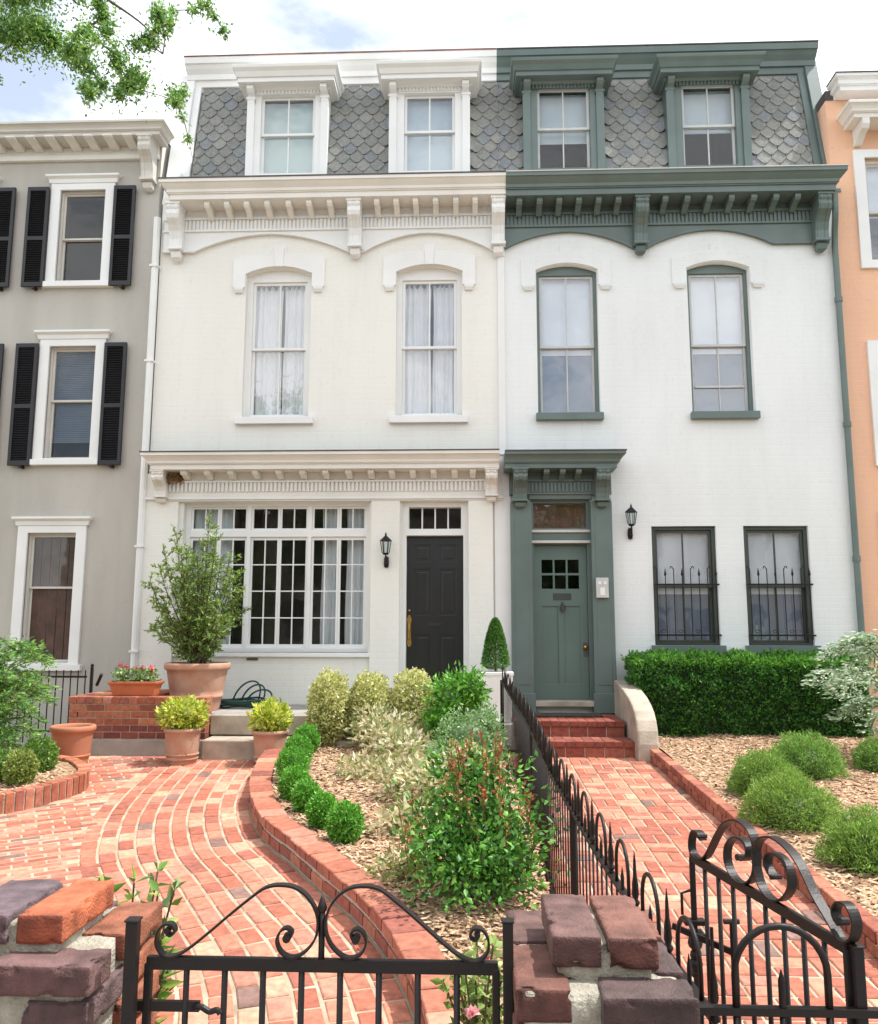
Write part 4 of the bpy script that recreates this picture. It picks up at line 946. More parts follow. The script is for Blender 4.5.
# white planter with topiary
t = thing('white_planter', (.30, 10.3, .85), 'white square planter at the left of the portico holding the small cone topiary', 'planter')
mb = MB(); mb.tiers([(.80, .14, .46, 10.2, 10.52), (.82, .12, .48, 10.18, 10.54), (1.36, .10, .50, 10.16, 10.56), (1.361, .09, .51, 10.15, 10.57), (1.40, .09, .51, 10.15, 10.57)]); mb.build('planter_box', M['trim_white'], t, bevel=.006)
mb = MB(); mb.box(.05, .55, 10.10, 10.62, .5, .80); mb.build('plinth', M['trim_cream'], t, bevel=.01)
def hose():
    P = []
    for k in range(5):
        r = .30+.03*k
        for i in range(16):
            a = 2*math.pi*i/16+k*.3; P.append((-2.86+(r*.95)*math.cos(a)+.03*math.sin(k*2), 10.55+r*.45*math.sin(a), .95+.02*k+.012*math.sin(3*a+k)))
    mb = MB(); mb.tube(smooth_path(P, 3), .012, 6)
    for k, (h, w) in enumerate(((.30, .34), (.26, .29), (.20, .33))):
        Q = [(-2.9+.1*k+w*.5*math.cos(a)*.95, 10.72-.05*k+.04*math.sin(a*2), .95+h*max(0, math.sin(a))**.8) for a in np.linspace(-.15, math.pi+.15, 16)]
        Q = [(x+.35*(z-.95), y, z) for x, y, z in Q]; mb.tube(smooth_path(Q, 3), .012, 6)
    o = mb.build('garden_hose', M['plastic_green'], loc=(-2.86, 10.55, .93), smooth=True); tag(o, 'dark green hose coiled on the landing beside the big potted shrub', 'hose')
hose()

# ------------------------------------------------------------------ plants
def leafmesh(P, D, L, W, C, rg, fold=.25):
    """each leaf is a folded pointed blade: base, two sides, tip"""
    n = len(P); D = D/np.linalg.norm(D, axis=1, keepdims=True)
    S_ = np.cross(D, rg.normal(size=(n, 3))); S_ /= np.linalg.norm(S_, axis=1, keepdims=True)+1e-9
    U = np.cross(S_, D); L = np.broadcast_to(L, (n,))[:, None]; W = np.broadcast_to(W, (n,))[:, None]
    a = P; tip = P+D*L; s1 = P+D*L*.42+S_*W/2+U*W*fold; s2 = P+D*L*.42-S_*W/2+U*W*fold
    V = np.stack([a, s1, tip, s2], 1).reshape(-1, 3)
    b = np.arange(n)[:, None]*4; T = np.concatenate([b+np.array([[0, 1, 2]]), b+np.array([[0, 2, 3]])], 1).reshape(-1, 3)
    return V, T, np.repeat(C, 2, axis=0)
def mesh_np(name, V, T, C, m, parent=None, loc=None):
    me = bpy.data.meshes.new(name); nf = len(T)
    me.vertices.add(len(V)); me.vertices.foreach_set('co', V.astype(np.float32).ravel())
    me.loops.add(nf*3); me.loops.foreach_set('vertex_index', T.astype(np.int32).ravel())
    me.polygons.add(nf); me.polygons.foreach_set('loop_start', np.arange(nf, dtype=np.int32)*3)
    me.update(calc_edges=True); me.validate()
    ca = me.color_attributes.new('Col', 'FLOAT_COLOR', 'CORNER')
    c4 = np.concatenate([C, np.ones((nf, 1))], 1); ca.data.foreach_set('color', np.repeat(c4, 3, axis=0).astype(np.float32).ravel())
    return link(name, me, m, parent, loc)
def palette(rg, n, cols, w=None, jit=.18):
    cols = np.array(cols); i = rg.choice(len(cols), n, p=w); return np.clip(cols[i]*(1+rg.normal(0, jit, (n, 1))), .005, .95)
def clumpnoise(P, s): return np.array([noise.noise(Vector(p*s)) for p in P])
def ell_points(rg, c, r, n, depth=.35, lump=.18, ls=3.0, zmin=-1.0):
    """points near the surface of a lumpy ellipsoid, with outward directions"""
    d = rg.normal(size=(int(n*1.6), 3)); d /= np.linalg.norm(d, axis=1, keepdims=True); d = d[d[:, 2] > zmin][:n]
    q = 1-depth*rg.random(len(d))**1.6; k = np.array([1+lump*noise.noise(Vector(v*ls)+Vector(c)) for v in d])
    return np.array(c)+d*np.array(r)*(q*k)[:, None], d
def bush(name, x, y, z, r, lab, cat, cols, n, L, W, w=None, lump=.18, depth=.35, spread=.8, group=None, stems=6, ells=None, up=.2, ls=3, seed=1, core=True, tips=None, zmin=-1):
    rg = np.random.default_rng(seed); t = thing(name, (x, y, z), lab, cat, group); Ps = []; Ds = []
    E_ = ells or [((x, y, z+r[2]), r, 1)]; tot = sum(e[2] for e in E_)
    for c, rr, f in E_:
        P, d = ell_points(rg, c, rr, int(n*f/tot), depth, lump, ls, zmin); Ps.append(P); Ds.append(d)
    P = np.concatenate(Ps); d = np.concatenate(Ds); D = d+rg.normal(size=P.shape)*spread+np.array([0, 0, up])
    C = palette(rg, len(P), cols, w)
    if tips:
        f = (d[:, 2] > tips[1]) & (rg.random(len(P)) < tips[2]); C[f] = palette(rg, int(f.sum()), tips[0])
    V, T, CC = leafmesh(P, D, L*rg.uniform(.7, 1.25, len(P)), W*rg.uniform(.7, 1.2, len(P)), C, rg)
    mesh_np('foliage', V, T, CC, M['leaf'], t)
    if core:
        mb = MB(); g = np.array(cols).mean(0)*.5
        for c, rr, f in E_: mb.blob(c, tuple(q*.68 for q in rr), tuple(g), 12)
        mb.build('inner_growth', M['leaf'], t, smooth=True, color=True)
    mb = MB()
    for i in range(stems):
        a = rg.uniform(0, 6.28); c, rr, f = E_[i % len(E_)]; q = Vector((c[0]+rr[0]*.5*math.cos(a), c[1]+rr[1]*.5*math.sin(a), c[2]))
        mb.tube(smooth_path([(x+.03*math.cos(a), y+.03*math.sin(a), z-.03), (x+(q.x-x)*.5, y+(q.y-y)*.5, z+(q.z-z)*.6), q], 3), [.012*max(.4, r[2]*1.5)]*7, 5)
    mb.build('stems', M['stem'], t); return t
BOX = [(.15, .42, .04), (.10, .31, .03), (.20, .50, .07)]
# clipped hedge under the barred windows
def hedge():
    rg = np.random.default_rng(5); t = thing('hedge', (3.25, 10.75, .6), 'clipped dark green hedge below the two barred windows', 'hedge'); n = 26000
    x0, x1, y0, y1, z0, z1 = 2.02, 4.78, 10.36, 11.02, .60, 1.56
    A = [((x1-x0)*(z1-z0), 0), ((x1-x0)*(y1-y0)*1.3, 1), ((y1-y0)*(z1-z0), 2), ((y1-y0)*(z1-z0), 3)]; tot = sum(a for a, _ in A); Ps = []; Ds = []
    for a, k in A:
        m = int(n*a/tot); u, v = rg.random(m), rg.random(m)
        if k == 0: P = np.stack([x0+(x1-x0)*u, np.full(m, y0), z0+(z1-z0)*v], 1); d = np.tile([0, -1, .2], (m, 1))
        elif k == 1: P = np.stack([x0+(x1-x0)*u, y0+(y1-y0)*v, np.full(m, z1)], 1); d = np.tile([0, -.1, 1], (m, 1))
        else: P = np.stack([np.full(m, x0 if k == 2 else x1), y0+(y1-y0)*u, z0+(z1-z0)*v], 1); d = np.tile([-1 if k == 2 else 1, 0, .2], (m, 1))
        nz = clumpnoise(P, 4)*.11+clumpnoise(P, 13)*.08; P = P+d*(nz-.10*rg.random(m)**2)[:, None]; Ps.append(P); Ds.append(d)
    P = np.concatenate(Ps); d = np.concatenate(Ds); D = d*.9+rg.normal(size=P.shape)*.7+[0, 0, .3]
    C = palette(rg, len(P), [(.055, .19, .03), (.08, .26, .035), (.035, .12, .022), (.13, .36, .05)], [.35, .3, .2, .15])
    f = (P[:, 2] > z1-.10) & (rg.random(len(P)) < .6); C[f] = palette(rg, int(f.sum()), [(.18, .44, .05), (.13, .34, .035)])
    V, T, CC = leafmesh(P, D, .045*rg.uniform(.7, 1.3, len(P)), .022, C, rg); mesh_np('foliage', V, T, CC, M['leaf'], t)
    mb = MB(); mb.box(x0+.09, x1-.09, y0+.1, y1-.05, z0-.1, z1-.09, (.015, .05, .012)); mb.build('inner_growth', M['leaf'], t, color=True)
    mb = MB()
    for i in range(12): x = x0+.15+i*.21; mb.tube([(x, 10.7, .5), (x+rg.uniform(-.05, .05), 10.6, .8)], .018, 5)
    mb.build('stems', M['stem'], t)
hedge()
# mounded feathery shrubs on the right mulch
def mound(x, y, z, r, lab, seed, tint=1.0, n=13000):
    rg = np.random.default_rng(seed); t = thing('mounded_shrub', (x, y, z), lab, 'shrub', 'mounded feathery shrubs')
    P, d = ell_points(rg, (x, y, z+r[2]*.15), (r[0]*.86, r[1]*.86, r[2]*.9), n, .40, .28, 3.2, -.12); D = d*.9+rg.normal(size=P.shape)*.75+[0, 0, .25]
    C = palette(rg, len(P), [(.24*tint, .44, .07), (.18*tint, .35, .055), (.32*tint, .52, .12), (.09, .19, .04)], [.4, .3, .15, .15])
    V, T, CC = leafmesh(P, D, .042*rg.uniform(.5, 1.2, len(P)), .0065, C, rg); mesh_np('foliage', V, T, CC, M['leaf'], t)
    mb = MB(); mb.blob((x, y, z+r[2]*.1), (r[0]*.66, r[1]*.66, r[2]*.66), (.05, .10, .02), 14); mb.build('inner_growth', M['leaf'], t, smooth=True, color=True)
mound(3.20, 8.35, .53, (.40, .38, .36), 'mounded feathery shrub nearest the hedge', 11)
mound(2.55, 7.60, .49, (.34, .34, .32), 'mounded feathery shrub nearest the stone cheek wall', 12, 1.1)
mound(2.42, 6.65, .44, (.40, .36, .33), 'biggest feathery shrub of the pair touching at the path edging', 13, 1.15)
mound(2.62, 5.75, .40, (.38, .34, .30), 'lone feathery shrub nearest the open gate at the right', 14, 1.1)
mound(4.02, 8.6, .54, (.28, .28, .30), 'feathery shrub below the silvery-leaved bush', 15, .95, 6000)
# little clipped balls along the brick edging
for i, (x, y, r, lab) in enumerate(((-0.88, 5.98, 0.128, 'little round box bush nearest the iron gate in the row along the edging'), (-1.1, 6.33, 0.118, 'second little box bush from the iron gate end of the row'), (-1.3, 6.74, 0.115, 'third little box bush from the iron gate end of the row'), (-1.47, 7.1, 0.13, 'little box bush in the middle of the row where it bends'), (-1.62, 7.71, 0.15, 'little box bush in the row just behind its bend'), (-1.71, 8.38, 0.145, 'little box bush third from the steps end of the row'), (-1.76, 9.05, 0.145, 'little box bush second from the steps end of the row'), (-1.74, 9.6, 0.13, 'little box bush at the end of the row nearest the pale steps'))):
    bush('box_bush', x, y, G(y)+.14, (r*.93, r*.93, r*1.05), lab, 'shrub', BOX, 3200, .024, .014, lump=.22, depth=.3, group='little box bushes along the brick edging', stems=2, seed=20+i, ls=4)
VAR = [(.78, .76, .36), (.60, .62, .22), (.34, .40, .10), (.84, .82, .48)]
for i, (x, y, rx, rz, lab) in enumerate(((-1.585, 9.46, .235, .42, 'leftmost of the three cream and green variegated round bushes'), (-1.13, 9.50, .245, .41, 'middle one of the three variegated round bushes'), (-.66, 9.50, .245, .43, 'variegated round bush right before the black door'))):
    bush('variegated_bush', x, y, G(y)+.13, (rx, rx, rz), lab, 'shrub', VAR, 6500, .036, .024, [.36, .28, .18, .18], lump=.2, group='variegated round bushes', seed=40+i, ls=3.4)
bush('leafy_shrub', -.16, 9.2, .60, (.34, .34, .42), 'bright green leafy shrub between the variegated bushes and white planter', 'shrub', [(.14, .40, .04), (.22, .50, .06), (.08, .24, .03)], 2600, .078, .03, lump=.7, depth=.8, spread=1.0, seed=50,
     ells=[((-.17, 9.2, 1.16), (.28, .30, .30), 1), ((-.30, 9.1, .92), (.2, .22, .22), .6), ((0, 9.1, 1.26), (.17, .17, .2), .5)])
bush('grey_leaved_shrub', -.04, 8.1, .55, (.38, .36, .33), 'soft grey-green small-leaved shrub beside the iron fence', 'shrub', [(.24, .42, .16), (.36, .52, .25), (.14, .28, .09)], 6500, .034, .018, lump=.4, depth=.6, seed=51,
     ells=[((-.02, 8.1, .86), (.34, .34, .28), 1), ((-.22, 7.9, .72), (.22, .25, .18), .5), ((.16, 8.2, .95), (.14, .2, .24), .4)])
bush('variegated_ground_shrub', -.82, 8.4, .55, (.4, .5, .3), 'sprawling cream-leaved shrub in the middle of the mulch bed', 'shrub', [(.70, .62, .38), (.78, .72, .52), (.30, .38, .14), (.52, .48, .24)], 2500, .078, .036, lump=.4, depth=.85, spread=.9, seed=52, core=False,
     ells=[((-1.05, 9.2, .86), (.28, .3, .22), 1), ((-.82, 8.7, .80), (.28, .3, .24), 1), ((-.62, 8.3, .72), (.3, .3, .2), .8), ((-1.02, 8.0, .62), (.24, .24, .12), .5), ((-.55, 9.3, .85), (.2, .2, .2), .4)])
bush('variegated_ground_shrub', -.45, 6.9, .48, (.4, .5, .3), 'low cream-leaved shrub left of the red-tipped rose bush', 'shrub', [(.70, .62, .38), (.78, .72, .52), (.28, .36, .13), (.52, .48, .24)], 2400, .072, .034, lump=.4, depth=.85, spread=.9, seed=53, core=False,
     ells=[((-.55, 7.2, .66), (.26, .3, .18), 1), ((-.30, 6.8, .66), (.28, .3, .22), 1), ((-.45, 6.2, .52), (.25, .25, .12), .6), ((-.1, 7.3, .75), (.2, .2, .2), .5)])
bush('variegated_ground_shrub', -.38, 5.3, .42, (.2, .2, .1), 'small low pale-leaved shrub at the foot of the rose bush', 'shrub', [(.46, .46, .18), (.60, .55, .30), (.22, .32, .09)], 600, .05, .022, lump=.4, depth=.8, spread=.9, seed=54, core=False, ells=[((-.38, 5.3, .46), (.24, .22, .10), 1)])
RT = ([(.42, .12, .06), (.50, .20, .08), (.34, .16, .05)], .2, .5)
bush('rose_bush', .02, 5.0, .38, (.45, .42, .4), 'large glossy rose bush with red new shoots in the middle bed', 'rose bush', [(.06, .20, .03), (.10, .31, .04), (.035, .11, .02), (.20, .46, .07)], 5600, .046, .027, [.34, .3, .14, .22], lump=1.0, depth=.9, spread=.9, seed=55, stems=12, core=False,
     ells=[((.05, 5.05, .78), (.40, .38, .30), 1.4), ((-.14, 4.95, .72), (.26, .26, .20), .7), ((.22, 5.0, .62), (.20, .28, .24), .7), ((.02, 5.2, 1.02), (.28, .28, .17), .7), ((-.02, 4.8, .60), (.32, .26, .20), .8)])
def shoots(x0, lab=None):
    rg = np.random.default_rng(66); root = [o for o in COL.objects if o.name.startswith('rose_bush')][0]; Ps = []; Ds = []; mb = MB()
    for i in range(42):
        a = rg.uniform(0, 6.28); q = rg.uniform(.05, .44); bx, by = .03+q*math.cos(a), 5.1+q*.9*math.sin(a); bz = 1.08-.45*(q/.42)**2; h = rg.uniform(.10, .24); dx, dy = rg.normal(0, .05, 2)
        mb.tube([(bx, by, bz-.15), (bx+dx, by+dy, bz+h)], .003, 4, (.25, .12, .05))
        for k in range(13): u = k/12; Ps.append((bx+dx*u, by+dy*u, bz+h*u)); Ds.append((rg.normal(), rg.normal(), .7))
    P, D = np.array(Ps), np.array(Ds); C = palette(rg, len(P), [(.44, .12, .06), (.52, .24, .09), (.36, .10, .06), (.30, .30, .07)])
    V, T, CC = leafmesh(P, D, .034, .018, C, rg); mesh_np('red_shoots', V, T, CC, M['leaf'], root); mb.build('shoot_stems', M['leaf'], root, color=True)
shoots(0)
# flowering plant by the right pier and shoots by the left pier
def sprig(name, x, y, z, h, n, lab, cat, cols, L, W, sp, seed, flowers=None, mflower=None, lean=(0, 0)):
    rg = np.random.default_rng(seed); t = thing(name, (x, y, z), lab, cat); mb = MB(); Ps = []; Ds = []; tops = []
    for i in range(n):
        a = rg.uniform(0, 6.28); q = sp*rg.random()**.5; tx, ty, tz = x+q*math.cos(a)+lean[0], y+q*math.sin(a)+lean[1], z+h*rg.uniform(.45, 1)
        path = smooth_path([(x+q*.2*math.cos(a), y+q*.2*math.sin(a), z-.02), (x+q*.5*math.cos(a), y+q*.5*math.sin(a), z+(tz-z)*.5), (tx, ty, tz)], 5)
        mb.tube(path, .004, 5); tops.append((tx, ty, tz))
        for k, p in enumerate(path[2:]):
            for r_ in range(3): Ps.append(p); Ds.append((rg.normal(), rg.normal(), rg.uniform(0, .9)))
    mb.build('stems', M['stem'], t); P, D = np.array([tuple(p) for p in Ps]), np.array(Ds); C = palette(rg, len(P), cols)
    V, T, CC = leafmesh(P, D, L*rg.uniform(.6, 1.2, len(P)), W, C, rg); mesh_np('foliage', V, T, CC, M['leaf'], t)
    if flowers:
        Ps = []; Ds = []; nf, size, pc = flowers
        for i in range(nf):
            c = tops[rg.integers(len(tops))] if mflower is None else mflower[i]
            for k in range(16): a = 2.4*k; e = .2+k*.06; Ps.append(c); Ds.append((math.cos(a)*e, math.sin(a)*e-.3, .9-.05*k))
        P, D = np.array(Ps), np.array(Ds); V, T, CC = leafmesh(P, D, size, size*.8, palette(rg, len(P), pc), rg); mesh_np('blossom', V, T, CC, M['petal'], t)
    return t
sprig('flowering_plant', .02, 3.25, .32, .48, 16, 'pale green plant with a pink bloom behind the latch end of the left gate', 'plant', [(.30, .44, .12), (.45, .55, .20), (.18, .32, .07)], .050, .028, .13, 71, (2, .035, [(.8, .38, .42), (.85, .5, .5)]), [(.0, 3.05, .60), (.05, 3.15, .74)])
sprig('weedy_plant', -1.27, 3.25, .16, .80, 34, 'leafy shoots growing between the left brick pier and the gate', 'plant', [(.20, .38, .05), (.12, .26, .04), (.34, .48, .10), (.08, .16, .05)], .085, .032, .15, 72, lean=(.02, 0))
sprig('weedy_plant', -1.68, 3.7, .18, .66, 12, 'small leafy tuft peeking over the top of the left brick pier', 'plant', [(.22, .42, .06), (.14, .28, .05), (.40, .54, .14)], .075, .026, .13, 73)
# potted plants
YG = [(.62, .66, .08), (.48, .58, .06), (.74, .76, .22), (.34, .46, .06)]
for i, (x, y, z, lab) in enumerate(((-3.155, 9.22, .80, 'bushy yellow-green plant in the pot left of the pale steps'), (-2.19, 9.22, .78, 'bushy yellow-green plant in the pot by the middle mulch bed'))):
    bush('potted_plant', x, y, z, (.25-.05*i, .23, .17), lab, 'potted plant', YG, 1500-300*i, .058, .032, lump=.35, depth=.5, spread=.6, up=.5, group='yellow-green potted plants', stems=4, seed=80+i, ls=4)
t = thing('flowering_plant', (-3.94, 9.79, 1.30), 'pink and red geraniums with pale leaves in the orange trough', 'flowers'); rg = np.random.default_rng(90); P = np.stack([rg.uniform(-4.17, -3.69, 420), rg.uniform(9.68, 9.9, 420), 1.30+rg.random(420)*.13], 1)
V, T, CC = leafmesh(P, rg.normal(size=P.shape)+[0, -.3, .8], .05, .034, palette(rg, 420, [(.25, .40, .12), (.42, .52, .26), (.14, .28, .06)]), rg); mesh_np('foliage', V, T, CC, M['leaf'], t)
for c in ((-4.12, 9.76, 1.48), (-4.06, 9.8, 1.455), (-3.92, 9.75, 1.44), (-3.86, 9.8, 1.45), (-3.75, 9.78, 1.46), (-3.73, 9.74, 1.43)):
    q = np.array(c)+rg.normal(0, .018, (40, 3)); V, T, CC = leafmesh(q, rg.normal(size=q.shape)+[0, -.3, .5], .022, .018, palette(rg, 40, [(.75, .12, .12), (.80, .25, .28), (.65, .06, .10)]), rg); mesh_np('blossom', V, T, CC, M['petal'], t)
def tall_shrub():
    rg = np.random.default_rng(91); cx, cy, z0 = -3.36, 10.25, 1.42; t = thing('potted_shrub', (cx, cy, z0), 'tall narrow-leaved shrub growing in the large pot before the wide window', 'potted shrub'); mb = MB(); Ps = []; Ds = []
    tips = [(-.52, 1.40), (-.36, 1.64), (-.62, 1.05), (-.58, .75), (-.50, .55), (-.2, 1.45), (0, 1.25), (.12, 1.78), (.02, 1.55), (.28, 1.60), (.42, 1.15), (.52, .95), (.48, .65), (.35, .8), (-.35, .95), (-.1, .85), (.2, 1.1), (-.22, 1.2), (.30, .5), (-.4, .45), (.1, .6), (-.05, 1.05), (.55, 1.2), (-.65, .5), (.38, 1.38), (-.42, 1.5), (.0, .4), (-.48, 1.22), (.18, 1.42)]
    for k, (dx, h) in enumerate(tips+tips[:16]):
        if k >= len(tips): dx *= rg.uniform(.6, 1.0); h *= rg.uniform(.7, .95)
        dx = dx*.84+.03; dy = rg.uniform(-.42, .38); path = smooth_path([(cx+rg.uniform(-.09, .09), cy+rg.uniform(-.09, .09), z0-.03), (cx+dx*.35, cy+dy*.35, z0+h*.35), (cx+dx*.8, cy+dy*.8, z0+h*.75), (cx+dx, cy+dy, z0+h)], 8)
        n = len(path); mb.tube(path, [.011*(1-.75*i/n) for i in range(n)], 5)
        for i in range(6, n):
            if rg.random() < .95:
                side = Vector((rg.normal(), rg.normal(), rg.uniform(-.2, .9))).normalized()*rg.uniform(.06, .17); e = path[i]+side; mb.tube([path[i], e], .003, 4)
                for m_ in range(14): u = rg.uniform(.2, 1.05); Ps.append(path[i]+side*u); Ds.append(np.array(side)*7+rg.normal(size=3)*.6)
            for m_ in range(3): Ps.append(path[i]); Ds.append(rg.normal(size=3)+[0, 0, .5])
    mb.build('stems', M['stem'], t); P = np.array([tuple(p) for p in Ps]); D = np.array([tuple(d) for d in Ds])
    C = palette(rg, len(P), [(.20, .34, .07), (.30, .44, .10), (.12, .22, .05), (.50, .60, .20)], [.35, .3, .2, .15]); V, T, CC = leafmesh(P, D, .062*rg.uniform(.6, 1.2, len(P)), .018, C, rg); mesh_np('foliage', V, T, CC, M['leaf'], t)
tall_shrub()
# topiary
rg = np.random.default_rng(92); t = thing('cone_topiary', (.32, 10.36, 1.40), 'small cone topiary in the white planter by the portico', 'topiary'); n = 9000
u = rg.random(n)**.8; a = rg.uniform(0, 6.28, n); r = .165*(1-u)**.55*(u*5+.5).clip(0, 1)*(.75+.35*rg.random(n)); P = np.stack([.30+r*np.cos(a), 10.36+r*np.sin(a), 1.42+.62*u], 1)
V, T, CC = leafmesh(P, np.stack([np.cos(a), np.sin(a), np.full(n, .7)], 1)+rg.normal(size=P.shape)*.5, .028, .014, palette(rg, n, [(.11, .28, .05), (.17, .38, .07), (.07, .18, .04)]), rg); mesh_np('foliage', V, T, CC, M['leaf'], t)
mb = MB(); mb.tube([(.30, 10.36, 1.36), (.30, 10.36, 1.9)], .012, 6); mb.build('trunk', M['stem'], t)
# ferny shrub and clipped balls in the left bed
def ferny():
    rg = np.random.default_rng(93); cx, cy, z0 = -4.80, 8.2, .5; t = thing('ferny_shrub', (cx, cy, z0), 'large feathery light green shrub at the left edge behind the low edging', 'shrub'); mb = MB(); Ps = []; Ds = []
    for k in range(115):
        a = rg.uniform(0, 6.28); q = rg.uniform(.10, .50); h = rg.uniform(.15, 1.30); ex, ey = cx+q*math.cos(a), cy+q*math.sin(a)
        q2 = q*(1.15-.3*abs(h-.6)); ex, ey = cx+q2*math.cos(a), cy+q2*math.sin(a)
        path = smooth_path([(cx+.05*math.cos(a), cy+.05*math.sin(a), z0), (cx+q2*.3*math.cos(a), cy+q2*.3*math.sin(a), z0+h*.8), (ex, ey, z0+h), (ex+.14*math.cos(a), ey+.14*math.sin(a), z0+h-.06)], 6)
        mb.tube(path, .005, 4)
        for p in path[6:]:
            for m_ in range(9): s_ = Vector((rg.normal(), rg.normal(), rg.normal()*.35)).normalized(); Ps.append(p+s_*rg.uniform(0, .08)); Ds.append(tuple(s_+Vector((math.cos(a), math.sin(a), -.1))*.7))
    mb.build('stems', M['stem'], t); P, D = np.array([tuple(p) for p in Ps]), np.array(Ds); n = len(P)
    C = palette(rg, n, [(.22, .42, .08), (.32, .52, .12), (.13, .28, .06), (.10, .30, .09)]); V, T, CC = leafmesh(P, D, .055*rg.uniform(.6, 1.2, n), .017, C, rg); mesh_np('foliage', V, T, CC, M['leaf'], t)
ferny()
bush('box_bush', -4.17, 8.12, .50, (.155, .155, .18), 'bright clipped ball nearer the empty terracotta pot in the left bed', 'shrub', [(.20, .36, .06), (.28, .44, .09), (.10, .22, .04)], 3500, .028, .016, seed=95, ls=4, stems=2)
bush('box_bush', -4.10, 7.66, .49, (.135, .135, .16), 'yellower clipped ball at the front of the left bed', 'shrub', [(.32, .40, .09), (.42, .48, .14), (.16, .26, .05)], 3300, .028, .016, seed=96, ls=4, stems=2)
bush('box_bush', -4.36, 7.75, .50, (.13, .13, .15), 'low clipped bush cut by the left edge of the picture', 'shrub', [(.18, .34, .06), (.26, .42, .09), (.10, .22, .04)], 3000, .028, .016, seed=97, ls=4, stems=2)
# silvery variegated bush at the right edge: arching layered branches
def silver():
    rg = np.random.default_rng(94); cx, cy, z0 = 4.50, 9.0, .6; t = thing('silvery_shrub', (cx, cy, z0), 'white-variegated shrub with layered drooping branches at the right edge', 'shrub'); mb = MB(); Ps = []; Ds = []; Cs = []
    for k in range(36):
        a = rg.uniform(0, 6.28); L = rg.uniform(.55, .98); h = rg.uniform(.35, 1.30); L *= 1-.35*max(0, h-.75)
        e = Vector((cx+L*math.cos(a), cy+L*math.sin(a)*.9, z0+h)); path = smooth_path([(cx, cy, z0), (cx+L*.3*math.cos(a), cy+L*.27*math.sin(a), z0+h*.95), (e.x-.15*math.cos(a), e.y-.15*math.sin(a), e.z+.05), e-Vector((0, 0, .10))], 8); mb.tube(path, .006, 5)
        for p in path[9:]:
            for m_ in range(13):
                s_ = Vector((rg.normal(), rg.normal(), rg.normal()*.22)); s_.normalize(); q = p+s_*rg.uniform(.01, .13); Ps.append(tuple(q)); Ds.append((s_.x+math.cos(a), s_.y+math.sin(a), -.15+rg.normal()*.15))
    mb.build('stems', M['stem'], t); P, D = np.array(Ps), np.array(Ds); n = len(P)
    C = palette(rg, n, [(.46, .58, .40), (.60, .70, .54), (.24, .40, .18), (.13, .26, .09)], [.42, .28, .18, .12], .1); V, T, CC = leafmesh(P, D, .062*rg.uniform(.6, 1.2, n), .022, C, rg); mesh_np('foliage', V, T, CC, M['leaf'], t)
silver()

# ------------------------------------------------------------------ ironwork
def ribbon(mb, path, wdir, w, th):
    """flat bar swept along a path; wide side along wdir"""
    path = [Vector(p) for p in path]; wd = Vector(wdir).normalized()*w/2; vs = []; fs = []
    for i, p in enumerate(path):
        t = (path[min(i+1, len(path)-1)]-path[max(i-1, 0)]).normalized(); nrm = t.cross(Vector(wdir)).normalized()*th/2
        vs += [p-wd-nrm, p+wd-nrm, p+wd+nrm, p-wd+nrm]
    for i in range(len(path)-1):
        for k in range(4): fs.append((4*i+k, 4*i+(k+1) % 4, 4*i+4+(k+1) % 4, 4*i+4+k))
    e = 4*(len(path)-1); mb.add(vs, fs+[(3, 2, 1, 0), (e, e+1, e+2, e+3)])
SC = [(157, 934), (153, 937), (157, 941), (162, 937), (158, 930), (149, 931), (143, 940), (143, 951), (150, 960), (161, 962), (176, 955), (197, 939), (220, 920), (243, 902), (258, 892), (274, 889), (292, 892), (307, 904), (315, 921), (314, 939), (305, 953), (291, 961), (278, 957), (272, 946), (275, 936), (282, 932), (288, 936), (286, 942), (281, 941)]
SCR = [((x-135)/447, (965-y)/447) for x, y in SC]
FAR = [(.757, .076), (.771, .096), (.814, .094), (.84, .054), (.835, .019), (.786, .010), (.727, .034), (.643, .123), (.586, .17), (.514, .195), (.448, .187), (.415, .157), (.411, .103), (.425, .055), (.474, .018), (.541, .013), (.587, .048), (.583, .098), (.539, .135), (.49, .145), (.454, .130), (.457, .101), (.487, .082), (.515, .09)]
NEAR = [(.300, .085), (.322, .082), (.350, .105), (.340, .135), (.305, .148), (.262, .143), (.232, .117), (.233, .074), (.276, .032), (.334, .015), (.388, .037), (.412, .083), (.410, .13), (.378, .17), (.317, .19), (.245, .182), (.18, .15), (.12, .09), (.06, .045), (.015, .013), (-.028, .030), (-.045, .072), (-.025, .105), (.012, .105), (.036, .078), (.025, .055), (.005, .062)]
